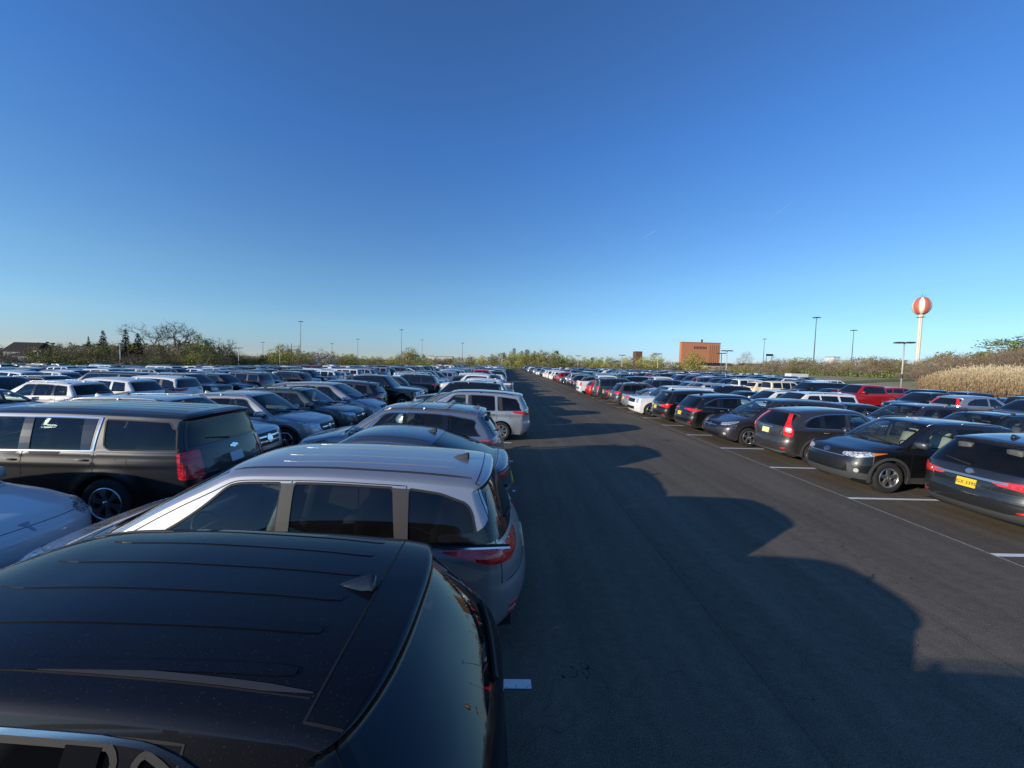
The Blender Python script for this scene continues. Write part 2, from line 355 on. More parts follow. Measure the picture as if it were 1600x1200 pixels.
class CarT:
    """a car template: root empty with parts"""
    def __init__(c,name,q,lod,colour):
        c.q=q;c.lod=lod;c.P=LODP[lod];c.S=Surf(q);c.paint='paint_'+colour;c.parts=[]
        S=c.S
        if lod<3:
            c.root=bpy.data.objects.new(name,None); COL.objects.link(c.root); c.root.empty_display_size=.3
        else: c.root=None; c.flat=[]
        c.stations(); c.body()
        if lod<3: c.bvh()
        c.glass(); c.wheels(); c.fascia()
        if lod==0: c.hero()
    def emit(c,name,V,F,mat,parent=None,smooth=True,normals=None,fm=None,label=None):
        if len(F)==0: return None
        if c.root is None:
            c.flat.append((np.array([tuple(v) for v in V]),[tuple(f) for f in F],mat if isinstance(mat,str) else mat[0],smooth)); return None
        o=obj(name,mesh(name,V,F,mat,smooth,fm,normals),parent or c.root)
        mats=mat if isinstance(mat,(list,tuple)) else [mat]
        if mats[0]==c.paint: o['_p']=1
        if label: o['label']=label
        return o
    def both(c,name,V,F,mat,parent=None):
        c.emit(name,V,F,mat,parent,smooth=False); V,F=mirror_y(V,F); c.emit(name,V,F,mat,parent,smooth=False)
    def stations(c):
        S=c.S;nm=S.nm;step=.012; marks=sorted(set([0,len(S.C)-1]+list(nm.values())))
        if c.lod==3: marks=sorted(set([0,len(S.C)-1]+[nm[k] for k in('hf','cw','wt','rr','bb','tb')]))
        st=[]
        for a,b in zip(marks[:-1],marks[1:]):
            n=max(1,int(math.ceil((b-a)*step/c.P['da'])))
            st+= [a+(b-a)*i/n for i in range(n)]
        st.append(marks[-1]); c.st=np.array(st,float)
        nt=c.P['nt']; tau=np.linspace(0,1,nt+1); t=np.sin(tau*math.pi/2)**.92
        c.tw=.90; add=[c.tw] if c.lod<3 else []
        if c.lod==0: add+=[.865,.94]
        t=[x for x in t if all(abs(x-a)>.012 for a in add)]+add; t=np.array(sorted(t)); c.t=np.concatenate([-t[::-1],t[1:]])
    def row(c,name): return int(np.argmin(np.abs(c.st-c.S.nm[name])))
    def body(c):
        S=c.S; q=c.q; I,T=np.meshgrid(c.st,c.t,indexing='ij'); P=S.PA(I,T); nr,nc=I.shape
        VA=P.reshape(-1,3); idx=np.arange(nr*nc).reshape(nr,nc)
        c.FA=[];c.FAk=[]
        r=c.row; ws=(r('wb'),r('wt')) if c.lod<3 else (r('cw'),r('wt')); bl=(r('bt'),r('bb')) if c.lod<3 else (r('rr'),r('bb'))
        hd=(r('hf'),r('cw')); tgr=(r('bt') if 'deck' not in q else r('bb')+1,r('tb')) if c.lod<3 else (0,0)
        for i in range(nr-1):
            for j in range(nc-1):
                tm=(c.t[j]+c.t[j+1])/2; k='body'
                if ws[0]<=i<ws[1] and abs(tm)<c.tw: k='windshield'
                elif bl[0]<=i<bl[1] and abs(tm)<(c.tw-.02 if False else c.tw): k='rear_window'
                elif c.lod==0 and hd[0]<=i<hd[1] and abs(tm)<.94: k='hood'
                elif c.lod==0 and tgr[0]<=i<tgr[1] and abs(tm)<.94: k='trunk_lid' if 'deck' in q else 'tailgate'
                c.FA.append((idx[i,j],idx[i+1,j],idx[i+1,j+1],idx[i,j+1])); c.FAk.append(k)
        # orientation check
        f=c.FA[(nc-1)*(nr//2)+nc//2]; a,b,d=VA[f[0]],VA[f[1]],VA[f[2]]
        if np.cross(b-a,d-a)[2]<0: c.FA=[g[::-1] for g in c.FA]
        NAa=S.NA(I,T).reshape(-1,3)
        # side patch
        inner=S.I[np.clip(c.st.astype(int),0,len(S.I)-1)] 
        f=(c.st-c.st.astype(int))[:,None]; k=np.clip(c.st.astype(int),0,len(S.I)-2); inner=S.I[k]*(1-f)+S.I[k+1]*f
        s0,s1=inner[0],inner[-1]; zs=S.zsill; bot=[]
        narc={0:22,1:12,2:8,3:0}[c.lod]
        def arch(ws,wr):
            Ra=S.Ra; a0=math.asin(max(-.9,min(.9,(zs-wr)/Ra))); A=np.linspace(a0,math.pi-a0,narc); return [(ws+Ra*math.cos(a),wr+Ra*math.sin(a)) for a in A]
        if narc:
            bot+= [(s1[0],zs)] if abs(s1[1]-zs)>.01 else []
            bot+= arch(*S.wheels[1]); bot+=arch(*S.wheels[0])
            bot+= [(s0[0],zs)] if abs(s0[1]-zs)>.01 else []
            bot=[b for b in bot if b[0]<s1[0]+.001 and b[0]>s0[0]-.001]
        else: bot=[(s1[0],zs),(s0[0],zs)]
        outer=np.array([tuple(p) for p in inner]+bot)
        c.outer=outer
        c.wins={}
        if c.lod<3:
            for w in q['wins']:
                pts=[]
                src=w[1]
                for a,b in zip(src,src[1:]+src[:1]):
                    n=max(1,int(np.hypot(b[0]-a[0],(b[1]-a[1])*.4)/.06))
                    for i in range(n):
                        x=a[0]+(b[0]-a[0])*i/n; fz=a[1]+(b[1]-a[1])*i/n; lo=S.belt(x); hi=max(S.top(x),lo+.012); pts.append((x,lo+fz*(hi-lo)))
                if c.lod==0:
                    P2=np.array(pts)
                    for _ in range(2):
                        P2=(np.roll(P2,1,0)+2*P2+np.roll(P2,-1,0))/4 if False else P2
                    pts=chaikin(P2,.03,2)
                c.wins[w[0]+str(len(c.wins))]=(w[0],np.array(pts),w[2] if len(w)>2 else 'glass_tint')
        holes=[w[1] for w in c.wins.values()]
        lines=[]; c.doors=[]
        if c.lod==0 and 'doors' in q:
            for dn,(a,b) in zip(('front_door','rear_door'),q['doors']):
                xs=np.linspace(a,b,26); top=[(x,max(min(S.top(x)+.022,np.interp(x,S.top_s,S.top_z)+.022),S.belt(a)+.0)) for x in xs]
                pl=[(a,.34)]+[(x,z) for x,z in top]+[(b,.34)]
                if dn=='rear_door':
                    ws,wr=S.wheels[1]; Rr=S.Ra+.05; cut=[]
                    for an in np.linspace(math.pi*.5,math.pi*1.05,10):
                        x=ws+Rr*math.cos(an); z=wr+Rr*math.sin(an)
                        if x<b and z>.34: cut.append((x,z))
                    if cut: pl=[(a,.34)]+[(x,z) for x,z in top]+[(b,max(cut[0][1],wr+Rr*.8))]+cut+[(cut[-1][0],.34)]
                pl=np.array(pl); c.doors.append((dn,pl)); lines.append(np.vstack([pl,pl[:1]]))
        V2,T2=cdt(outer,holes,c.P['db'],lines)
        P3=S.PB(V2[:,0],V2[:,1]); N3=S.NB(V2[:,0],V2[:,1])
        # snap boundary to patch A edge vertices exactly
        edge=P[:, -1]
        d=seg_dist(V2,inner[[0]]) if False else None
        # face orientation: in (s,z) ccw -> normal? x=-s so flip
        a=P3[T2]; nn=np.cross(a[:,1]-a[:,0],a[:,2]-a[:,0]); 
        fl=nn[:,1]<0; T2[fl]=T2[fl][:,::-1]
        cen=V2[T2].mean(1); kk=np.array(['body']*len(T2),dtype=object)
        for dn,pl in c.doors: kk[inpoly(cen,pl)&(kk=='body')]=dn
        # normals of patch A outer columns -> side normal
        for jj,sg in((0,-1),(nc-1,1)):
            nb=S.NB(inner[:,0],inner[:,1]); nb[:,1]*=sg
            for i in range(nr): NAa[idx[i,jj]]=nb[i]
        c.solid=(VA,c.FA,V2,P3,T2)
        groups={}
        def addg(k,V,Nn,F):
            g=groups.setdefault(k,[[],[],[]]); b=len(g[0]); used=sorted(set(i for f in F for i in f)); mp={u:i+b for i,u in enumerate(used)}
            g[0]+= [V[u] for u in used]; g[1]+=[Nn[u] for u in used]; g[2]+=[tuple(mp[i] for i in f) for f in F]
        byk={}
        for f,k in zip(c.FA,c.FAk): byk.setdefault(k,[]).append(f)
        for k,F in byk.items(): addg(k,VA,NAa,F)
        M3=P3.copy(); M3[:,1]*=-1; MN=N3.copy(); MN[:,1]*=-1
        for k in set(kk):
            F=[tuple(f) for f in T2[kk==k]]
            if k=='body':
                addg('body',P3,N3,F); addg('body',M3,MN,[f[::-1] for f in F])
            else:
                addg(k+'|L',P3,N3,F); addg(k+'|R',M3,MN,[f[::-1] for f in F])
        c.groups=groups
        g=groups['body']; c.emit('body',g[0],g[2],c.paint,normals=g[1])
        c.dobj={}
        for k,g in groups.items():
            if k in('hood','tailgate','trunk_lid'): c.dobj[k]=c.emit(k,g[0],g[2],c.paint,normals=g[1])
            if '|' in k: c.dobj[k]=c.emit('door',g[0],g[2],c.paint,normals=g[1])
        # underside + wheel wells
        zs=S.zsill+.01; xs=np.linspace(.18,S.L-.18,12); m=MB(); V=[];F=[]
        for x in xs:
            w=S.W0-.10-.18*max(0,1-x/.8)-.12*max(0,1-(S.L-x)/.7); V+=[(S.L/2-x,-w,zs),(S.L/2-x,w,zs)]
        for i in range(len(xs)-1): F.append((2*i,2*i+1,2*i+3,2*i+2))
        m.add(V,F)
        if c.lod<2:
            for ws,wr in S.wheels:
                for sg in(-1,1):
                    A=np.linspace(-.25,math.pi+.25,14); V=[];F=[]
                    yo=float(S.W(ws,wr+S.Ra))-.015
                    for a in A:
                        x=S.L/2-ws-(S.Ra+.004)*math.cos(a); z=wr+(S.Ra+.004)*math.sin(a); V+=[(x,sg*yo,z),(x,sg*(yo-.34),z)]
                    for i in range(len(A)-1): F.append((2*i,2*i+1,2*i+3,2*i+2))
                    F.append(tuple(range(1,2*len(A),2))); m.add(V,F)
        c.emit('underbody',m.V,m.F,'mudliner',smooth=False)
    def bvh(c):
        VA,FA,V2,P3,T2=c.solid
        S=c.S; Vs,Ts=cdt(c.outer,[],max(.09,c.P['db'])); PS=S.PB(Vs[:,0],Vs[:,1]); n0=len(VA)
        V=[tuple(v) for v in VA]+[tuple(v) for v in PS]; F=[tuple(f) for f in FA]+[tuple(int(i)+n0 for i in t) for t in Ts]
        M=PS.copy(); M[:,1]*=-1; n1=len(V); V+= [tuple(v) for v in M]; F+=[tuple(int(i)+n1 for i in t) for t in Ts]
        c.tree=BVHTree.FromPolygons(V,F)
    def hit(c,o,d):
        r=c.tree.ray_cast(Vector(o),Vector(d))
        if r[0] is None: return None
        n=r[1]; 
        if n.dot(Vector(d))>0: n=-n
        return r[0],n
    def frame(c,kind,ang=35):
        L=c.S.L; W=c.S.W0
        if kind=='front': return lambda u,v:(Vector((L/2+1,u,v)),Vector((-1,0,0)))
        if kind=='rear': return lambda u,v:(Vector((-L/2-1,u,v)),Vector((1,0,0)))
        if kind=='top': return lambda u,v:(Vector((L/2-u,v,3)),Vector((0,0,-1)))
        if kind=='side': return lambda u,v:(Vector((L/2-u,W+1,v)),Vector((0,-1,0)))
        a=R(ang)
        if kind=='cf':
            d=Vector((-math.cos(a),-math.sin(a),0)); r=Vector((-math.sin(a),math.cos(a),0)); c0=Vector((L/2-.30,W-.20,0))
        if kind=='cr':
            d=Vector((math.cos(a),-math.sin(a),0)); r=Vector((math.sin(a),math.cos(a),0)); c0=Vector((-L/2+.25,W-.16,0))
        return lambda u,v:(c0+r*u-d*2+Vector((0,0,v)),d)
    def project(c,poly,kind,off=.006,ang=35,step=None,smooth_c=.02):
        step=step or c.P['dd']; poly=chaikin(poly,smooth_c,2) if c.lod==0 and smooth_c else np.array(poly,float)
        V2,T=cdt(poly,[],step); fr=c.frame(kind,ang); P=[];Nn=[];ok=[]
        for u,v in V2:
            o,d=fr(float(u),float(v)); h=c.hit(o,d)
            if h: P.append(h[0]);Nn.append(h[1]);ok.append(True)
            else: P.append(Vector((0,0,0)));Nn.append(Vector((0,0,1)));ok.append(False)
        ok=np.array(ok); T=[t for t in T if ok[t].all() and max((P[t[0]]-P[t[1]]).length,(P[t[1]]-P[t[2]]).length,(P[t[0]]-P[t[2]]).length)<.4+2*step]
        if not len(T): return [],[]
        # smooth normals
        acc=[Vector((0,0,0)) for _ in P]; F=[]
        for t in T:
            a,b,d=[int(i) for i in t]; n=(P[b]-P[a]).cross(P[d]-P[a])
            if n.dot(Nn[a]+Nn[b]+Nn[d])<0: b,d=d,b; n=-n
            F.append((a,b,d)); 
            for i in(a,b,d): acc[i]+=n
        Nn=[n.normalized() if n.length>0 else m for n,m in zip(acc,Nn)]
        V=[p+n*off for p,n in zip(P,Nn)]
        # skirt
        cnt={}
        for f in F:
            for a,b in((f[0],f[1]),(f[1],f[2]),(f[2],f[0])): cnt[(a,b)]=1
        B=[e for e in cnt if (e[1],e[0]) not in cnt]; nb={}
        for a,b in B:
            for i in(a,b):
                if i not in nb: nb[i]=len(V); V.append(P[i]-Nn[i]*.006)
            F.append((b,a,nb[a],nb[b]))
        used=sorted(set(i for f in F for i in f)); mp={u:i for i,u in enumerate(used)}
        return [V[u] for u in used],[tuple(mp[i] for i in f) for f in F]
    def decal(c,name,poly,kind,mat,off=.006,ang=35,both=False,parent=None,step=None,merge=None,smooth_c=.02,label=None):
        if c.root is None: return
        V,F=c.project(poly,kind,off,ang,step,smooth_c)
        if not F: return
        if merge is not None:
            merge.add(V,F); 
            if both: merge.add(*mirror_y(V,F))
            return
        o=c.emit(name,V,F,mat,parent,smooth=False,label=label)
        if both: c.emit(name,*mirror_y(V,F),mat,parent,smooth=False,label=label)
        return o
    def glass(c):
        S=c.S;q=c.q
        for k in('windshield','rear_window'):
            if k in c.groups:
                g=c.groups[k]; V=np.array(g[0]); fm=None
                if c.lod==0:
                    mats=['glass_clear' if k=='windshield' else q.get('rg','glass_tint'),'frit']; zz=np.array([V[list(f)].mean(0) for f in g[2]])
                    z0,z1=zz[:,2].min(),zz[:,2].max(); fm=[]
                    for f,p in zip(g[2],zz):
                        hw=float(S.W(S.L/2-p[0]+(.1 if k=='windshield' else -.15),p[2]-.04)); fm.append(1 if (abs(p[1])>.868*hw or p[2]<z0+.012 or p[2]>z1-.01) else 0)
                else: mats='glass_dark'
                par=c.dobj.get('tailgate') if k=='rear_window' and 'deck' not in q else None
                c.emit(k,g[0],g[2],mats,par,normals=g[1],fm=fm)
        if c.lod==3:
            for sg in(1,-1):
                V=[];xs=np.linspace(q['wins'][0][1][0][0]+.1,q['wins'][-1][1][1][0]-.1,5)
                V=[tuple(p) for p in S.PB(xs,S.belt(xs),.01)]+[tuple(p) for p in S.PB(xs,np.maximum(S.top(xs),S.belt(xs)+.02),.01)]
                n=len(xs); F=[(i,i+1,n+i+1,n+i) for i in range(n-1)]
                if sg<0: V,F=mirror_y(V,F)
                c.emit('side_window',V,F,'glass_dark')
            return
        merge=None
        for key,(nm,pl,gm) in c.wins.items():
            V2,T=cdt(pl,[],c.P['db']*1.3); P=S.PB(V2[:,0],V2[:,1],-.006); Nn=S.NB(V2[:,0],V2[:,1])
            a=P[T]; nn=np.cross(a[:,1]-a[:,0],a[:,2]-a[:,0]); fl=nn[:,1]<0; T[fl]=T[fl][:,::-1]; F=[tuple(t) for t in T]
            Pm=P.copy();Pm[:,1]*=-1;Nm=Nn.copy();Nm[:,1]*=-1
            par=lambda s:None
            if c.lod==0:
                cen=pl.mean(0)[None]; dk=None
                for dn,dp in c.doors:
                    if inpoly(cen,dp)[0]: dk=dn
                par=(lambda s,dk=dk:c.dobj.get(dk+'|'+s)) if dk else (lambda s:None)
            mat=gm if c.lod==0 else 'glass_dark'
            c.emit('side_window',P,F,mat,par('L'),normals=Nn); c.emit('side_window',Pm,[f[::-1] for f in F],mat,par('R'),normals=Nm)
        if merge:
            n=len(merge.F)
        if c.lod==0:
            for key,(nm,pl,gm) in c.wins.items():
                P=S.PB(pl[:,0],pl[:,1]); Nn=S.NB(pl[:,0],pl[:,1]); V,F=ribbon(P,Nn,.022,.0025,True,base=-.012); c.both('window_seal',V,F,'rubber')
            ch=q.get('chrome')
            if ch:
                # chrome line round the whole side glass: along belt (and over the top)
                m=MB(); a=min(w[1][:,0].min() for w in c.wins.values()); b=max(w[1][:,0].max() for w in c.wins.values() ) if not q.get('ch_end') else q['ch_end']
                xs=np.linspace(a-.01,b+.005,60); 
                if 'b' in ch:
                    z=S.belt(xs)-.016; V,F=ribbon(S.PB(xs,z),S.NB(xs,z),.016,.006); c.both('chrome_trim',V,F,'chrome')
                if 't' in ch:
                    if q.get('ch_end'): z=S.top(xs)+.014
                    else:
                        allp=np.vstack([w[1] for w in c.wins.values()]); z=[]
                        for x in xs:
                            nb=allp[np.abs(allp[:,0]-x)<.07]; z.append(nb[:,1].max()+.016 if len(nb) else np.nan)
                        z=np.array(z); ok=~np.isnan(z); z=np.interp(xs,xs[ok],z[ok]); z=np.convolve(np.pad(z,2,'edge'),np.ones(5)/5,'valid')
                    if q.get('ch_end'):
                        xs2=np.concatenate([xs,np.full(6,b+.005)]); z=np.concatenate([z,np.linspace(z[-1],S.belt(b)-.016,6)]); 
                    else: xs2=xs
                    V,F=ribbon(S.PB(xs2,z),S.NB(xs2,z),.018 if not q.get('ch_end') else .026,.007); c.both('chrome_trim',V,F,'chrome')
        # dark pillars between the panes
        if c.lod<2:
            m=MB()
            for a0,a1 in q.get('pill',[]):
                xs=[a0[0],a1[0]]
                n=5; zb=S.belt(np.array([a0[0]]))[0]
                V=[];F=[]
                for i in range(n+1):
                    f=i/n; xa=a0[0]+(a0[1]-a0[0])*f; xb=a1[0]+(a1[1]-a1[0])*f
                    za=S.belt(xa)+(S.top(xa)-S.belt(xa))*f; zb_=S.belt(xb)+(S.top(xb)-S.belt(xb))*f
                    V+= [tuple(S.PB(xa,za,.0045)),tuple(S.PB(xb,zb_,.0045))]
                for i in range(n): F.append((2*i+1,2*i,2*i+2,2*i+3))
                c.both('pillar_cover',V,F,q.get('pillmat','black_gloss'))
    def wheels(c):
        S=c.S;q=c.q; Rw=q['wr']; rr=q.get('rim',.24); n=c.P['wn']; w=.225
        sp=q.get('spokes',5); rm=q.get('rimmat','alloy')
        if c.lod==3:
            for ws,wr in S.wheels:
                for sg in(-1,1):
                    m=MB(); m.lathe([(.01,0),(wr,0),(wr,-sg*.2)],8); V=[(v[0]+S.L/2-ws,v[1]+sg*(S.W0-.04),v[2]+wr) for v in m.V]; c.emit('wheel',V,m.F,'tyre')
            return
        # tyre: outer face at y=0 going inward (negative)
        prof=[(rr,-.012),(rr+.012,.0),(Rw-.05,.004),(Rw-.018,-.006),(Rw,-.03),(Rw,-w+.03),(Rw-.02,-w),(rr,-w)]
        if c.lod==2: prof=[(rr,0),(Rw-.02,0),(Rw,-.03),(Rw,-w)]
        mt=MB(); mt.lathe(prof,n)
        if c.lod==0:
            V=np.array(mt.V)
        metire=mt.me('tyre','tyre',True)
        mr=MB()
        mr.lathe([(rr+.006,-.004),(rr-.006,.004),(rr-.018,-.01),(rr-.03,-.06)],n,m=0)
        mr.lathe([(rr-.03,-.06),(.0,-.075)],n,m=1)
        if c.lod<2:
            mr.lathe([(.0,.0),(.028,.0),(.05,-.012),(.06,-.04)],12,m=0)
            for k in range(sp):
                a0=2*math.pi*k/sp+.3
                for da in ((-.17,.17) if q.get('dbl') else (0,)):
                    Vs=[];
                    w0,w1=(.020,.026) if q.get('dbl') else (.034,.045)
                    for r,hw,y in((.04,w0,-.012),(rr*.55,w0*.95,-.004),(rr-.012,w1,-.006)):
                        a=a0+da*(r/rr); ca,sa=math.cos(a),math.sin(a)
                        for s in(-1,1): Vs.append((r*ca-s*hw*sa,y,r*sa+s*hw*ca))
                        for s in(-1,1): Vs.append((r*ca-s*hw*1.25*sa,y-.035,r*sa+s*hw*1.25*ca))
                    F=[]
                    for i in range(2):
                        b=i*4; F+=[(b,b+1,b+5,b+4),(b+2,b,b+4,b+6),(b+1,b+3,b+7,b+5)]
                    mr.add(Vs,F,0)
        merim=mr.me('rim',[rm,'alloy_dark' if rm!='alloy_dark' else 'dark_void'],False)
        for ws,wr in S.wheels:
            for sg in(-1,1):
                y=sg*(float(S.W(ws,wr+S.Ra+.01))-.02-q.get('wi',0))
                if c.lod<2:
                    e=bpy.data.objects.new('wheel',None); COL.objects.link(e); e.parent=c.root; e.location=(S.L/2-ws,y,wr); e.empty_display_size=.1
                    a=obj('tyre',metire,e); b=obj('rim',merim,e)
                    for o in(a,b): o.rotation_euler=(0,0,0 if sg>0 else math.pi)
                else:
                    o=obj('wheel',metire,c.root,(S.L/2-ws,y,wr)); o.rotation_euler=(0,0,0 if sg>0 else math.pi)
                    b=obj('rim',merim,o)
    def fascia(c):
        q=c.q
        if c.lod==3: return
        kw=dict(both=True)
        for name,poly,kind,ang,mat,off in q.get('dec',[]):
            if c.lod==2 and name not in('headlight','taillight','grille','number_plate','lower_intake'): continue
            both=kind in('cf','cr','side') or name in('fog_lamp','reflector','exhaust')
            par=None
            c.decal(name,poly,kind,mat,off=off if c.lod<2 else max(off,.012),ang=ang,both=both,smooth_c=.0 if name=='number_plate' else q.get('sc_',.018))
        if c.lod==2: return
        # mirrors
        S=c.S; xm=q['sc']+q.get('mir',.42); zm=float(S.belt(xm))+.05; y=float(S.W(xm,zm-.06))
        for sg in(1,-1):
            m=MB(); n=8 if c.lod==0 else 5; V=[];F=[]; 
            bm=bmesh.new(); bmesh.ops.create_cube(bm,size=1); bmesh.ops.subdivide_edges(bm,edges=bm.edges,cuts=2,use_grid_fill=True)
            for v in bm.verts:
                p=v.co.copy(); l=max(abs(p.x),abs(p.y),abs(p.z)); pn=p.normalized()*.5; p=p.lerp(pn,.55)
                p.x*=.15*(1.1-.25*p.y*2); p.y*=.24; p.z*=.165
                p.x-=p.y*.25
                v.co=p
            bm.verts.ensure_lookup_table()
            V=[Vector((v.co.x,v.co.y*1,v.co.z)) for v in bm.verts]; F=[tuple(v.index for v in f.verts) for f in bm.faces]; bm.free()
            V=[(S.L/2-xm+v.x,y+.15+v.y,zm+.05+v.z) for v in V]
            if sg<0: V,F=mirror_y(V,F)
            mo=c.emit('side_mirror',V,F,q.get('mirmat',c.paint))
            m=MB(); m.box((S.L/2-xm+.005,sg*(y+.02),zm-.015),(.09,.10,.035))
            c.emit('mirror_arm',m.V,m.F,'plastic',mo,smooth=False)
        if q.get('rails'):
            for sg in(1,-1):
                m=MB(); a,b=q['rails'][:2]; xs=np.linspace(a,b,14); pts=[]
                for i,x in enumerate(xs):
                    h=c.hit((S.L/2-x,sg*(S.W(x,q['H']-.12)-.05),3),(0,0,-1)); e=min(i,13-i); up={0:.0,1:.03}.get(e,.04)
                    if h: pts.append(h[0]+Vector((0,0,up)))
                m.tube(pts,.014,6 if c.lod==0 else 4)
                for i in(0,6,-1): m.box(pts[i]-Vector((0,0,.02)),(.07,.025,.05))
                c.emit('roof_rail',m.V,m.F,q['rails'][2],smooth=True)
            if q.get('bars'):
                for x in q['bars']:
                    y=float(S.W(x,q['H']-.12))-.05; h=c.hit((S.L/2-x,0,3),(0,0,-1)); z=h[0].z+.045; m=MB(); m.box((S.L/2-x,0,z),(.06,2*y,.022)); m.box((S.L/2-x,y,z-.02),(.07,.06,.06)); m.box((S.L/2-x,-y,z-.02),(.07,.06,.06)); c.emit('roof_bar',m.V,m.F,q['rails'][2],smooth=False)
        # antenna fin
        if q.get('fin',True):
            x=q.get('finx',q['srr']-.25); h=c.hit((S.L/2-x,0,3),(0,0,-1)); 
            if h:
                n=9; V=[];F=[]; Ls=.20;Hh=.075
                prof=[]
                for i in range(n+1):
                    f=i/n; hgt=Hh*(f**.75)*(1 if f<.9 else 1-(f-.9)*1.5); wd=.034*math.sin(min(f*1.15+.08,1)*math.pi/2)
                    xx=-Ls*f+.1; 
                    for a,b in((-1,0),(-.8,.35),(-.22,.93),(0,1),(.22,.93),(.8,.35),(1,0)): V.append((S.L/2-x+xx,a*wd,h[0].z-.004+b*hgt*(1)))
                for i in range(n):
                    for j in range(6): a=i*7+j; F.append((a,a+1,a+8,a+7))
                F.append(tuple(n*7+j for j in range(7)))
                c.emit('antenna',V,F,q.get('finmat',c.paint))
    def seam(c,m,pts,kind='side',w=.009,h=.0015):
        P=[];Nn=[]; pts=resample(pts,.05,False); fr=c.frame(kind)
        if kind=='side':
            P=c.S.PB(pts[:,0],pts[:,1]);Nn=c.S.NB(pts[:,0],pts[:,1]); V,F=ribbon(P,Nn,w,h); m.add(V,F); m.add(*mirror_y(V,F))
        else:
            for u,v in pts:
                r=c.hit(*fr(float(u),float(v)))
                if r: P.append(tuple(r[0]));Nn.append(tuple(r[1]))
            if len(P)>2: V,F=ribbon(P,Nn,w,h); m.add(V,F)
    def aline(c,m,ii,tt,w=.009,h=.0015):
        P=c.S.PA(ii,tt);Nn=c.S.NA(ii,tt); V,F=ribbon(P,Nn,w,h); m.add(V,F)
    def hero(c):
        S=c.S;q=c.q;nm=S.nm; m=MB()
        for dn,pl in c.doors: c.seam(m,np.vstack([pl,pl[:1]]))
        # hood, tailgate outlines
        T=np.linspace(-.94,.94,30)
        def rect(a,b,t=.94):
            for ii in(a,b): c.aline(m,np.full(30,float(ii)),np.linspace(-t,t,30))
            I=np.linspace(a,b,20)
            for s in(-1,1): c.aline(m,I,np.full(20,s*t))
        rect(nm['hf'],nm['cw'])
        if 'deck' in q: rect(nm['bb']+3,nm['tb'])
        else: rect(nm['sp']-int(q.get('seamd',.12)/.012),nm['tb'])
        # fuel door
        fx=q['wb']+.25; fz=float(S.belt(fx))-.2; c.seam(m,chaikin([(fx-.09,fz-.08),(fx+.09,fz-.08),(fx+.09,fz+.09),(fx-.09,fz+.09),(fx-.09,fz-.08)],.03,2))
        # roof ditch lines
        i0,i1=nm['wt']+4,nm['rr']-2; I=np.linspace(i0,i1,24)
        for s in(-1,1):
            P=S.PA(I,np.full(24,s*.82));Nn=S.NA(I,np.full(24,s*.82)); wd=np.full(24,.024); wd[0]=wd[-1]=.003; wd[-2]=.014; V,F=ribbon(P,Nn,wd,.003); c.emit('roof_molding',V,F,'plastic',smooth=False)
            c.aline(m,I,np.full(24,s*.845),.006,.0012)
        c.emit('panel_gap',m.V,m.F,'seam',smooth=False)
        # handles
        for (dn,pl),(a,b) in zip(c.doors,q['doors']):
            x=b-.17; z=float(S.belt(x))-q.get('hz',.13)
            for s,sg in(('L',1),('R',-1)):
                xs=np.linspace(x-.10,x+.10,9); P=S.PB(xs,np.full(9,z)); up=np.array([0,.012,.022,.026,.027,.026,.022,.012,0])+.006
                Nn=S.NB(xs,np.full(9,z)); Pp=P+Nn*up[:,None]
                if sg<0: Pp=Pp.copy(); Pp[:,1]*=-1
                mm=MB(); mm.tube([tuple(p) for p in Pp],[.008]+[.014]*7+[.008],6); c.emit('door_handle',mm.V,mm.F,q.get('hmat',c.paint),c.dobj.get(dn+'|'+s))
        # wipers
        def wiper(pts,name,par=None):
            P=[];Nn=[]
            for ii,tt in pts: P.append(S.PA(float(ii),float(tt)));Nn.append(S.NA(np.array([float(ii)]),np.array([float(tt)]))[0])
            P=np.array(P);Nn=np.array(Nn)
            mm=MB(); V,F=ribbon(P+Nn*.012,Nn,np.linspace(.028,.014,len(P)),.012,base=-.008); mm.add(V,F); c.emit(name,mm.V,mm.F,'rubber',par,smooth=False)
        a=nm['wb']
        wiper([(a+2+f*10,.70-.75*f) for f in np.linspace(0,1,8)],'wiper'); wiper([(a+2+f*8,.02-.72*f) for f in np.linspace(0,1,8)],'wiper')
        if 'deck' not in q and q.get('rwiper',True):
            b=nm['bb']; wiper([(b-3-f*7,.05+.52*f) for f in np.linspace(0,1,8)] if not q.get('rw') else [(b+f_[0],f_[1]) for f_ in q['rw']],'rear_wiper',c.dobj.get('tailgate'))
        # wheel-arch / sill cladding
        if q.get('clad'):
            for ws,wr in S.wheels:
                a0=math.asin((S.zsill-wr)/S.Ra); A=np.linspace(a0,math.pi-a0,30); Rr=S.Ra+.028; x=ws+Rr*np.cos(A); z=wr+Rr*np.sin(A)
                V,F=ribbon(S.PB(x,z),S.NB(x,z),.062,.008); c.both('wheel_arch_trim',V,F,'cladding')
            x=np.linspace(S.wheels[0][0]+S.Ra,S.wheels[1][0]-S.Ra,14); z=np.full(14,S.zsill+.07); V,F=ribbon(S.PB(x,z),S.NB(x,z),.14,.010); c.both('sill_trim',V,F,'cladding')
        # roof ribs
        if q.get('ribs'):
            mm=MB(); x0,x1,ys=q['ribs']
            for y in ys:
                xs=np.linspace(x0+abs(y)*.25,x1,26); P=[];Nn=[]
                for x in xs:
                    h=c.hit((S.L/2-x,y*(1-.08*(x-x0)/(x1-x0)),3),(0,0,-1)); P.append(tuple(h[0]));Nn.append(tuple(h[1]))
                wd=np.full(26,.045); wd[0]=.004;wd[1]=.03;wd[-1]=.03
                V,F=ribbon(P,Nn,wd,.0045,base=-.003); c.emit('roof_rib',V,F,c.paint,smooth=False)
        # side molding
        # interior
        seat=q.get('seatmat','seat_black')
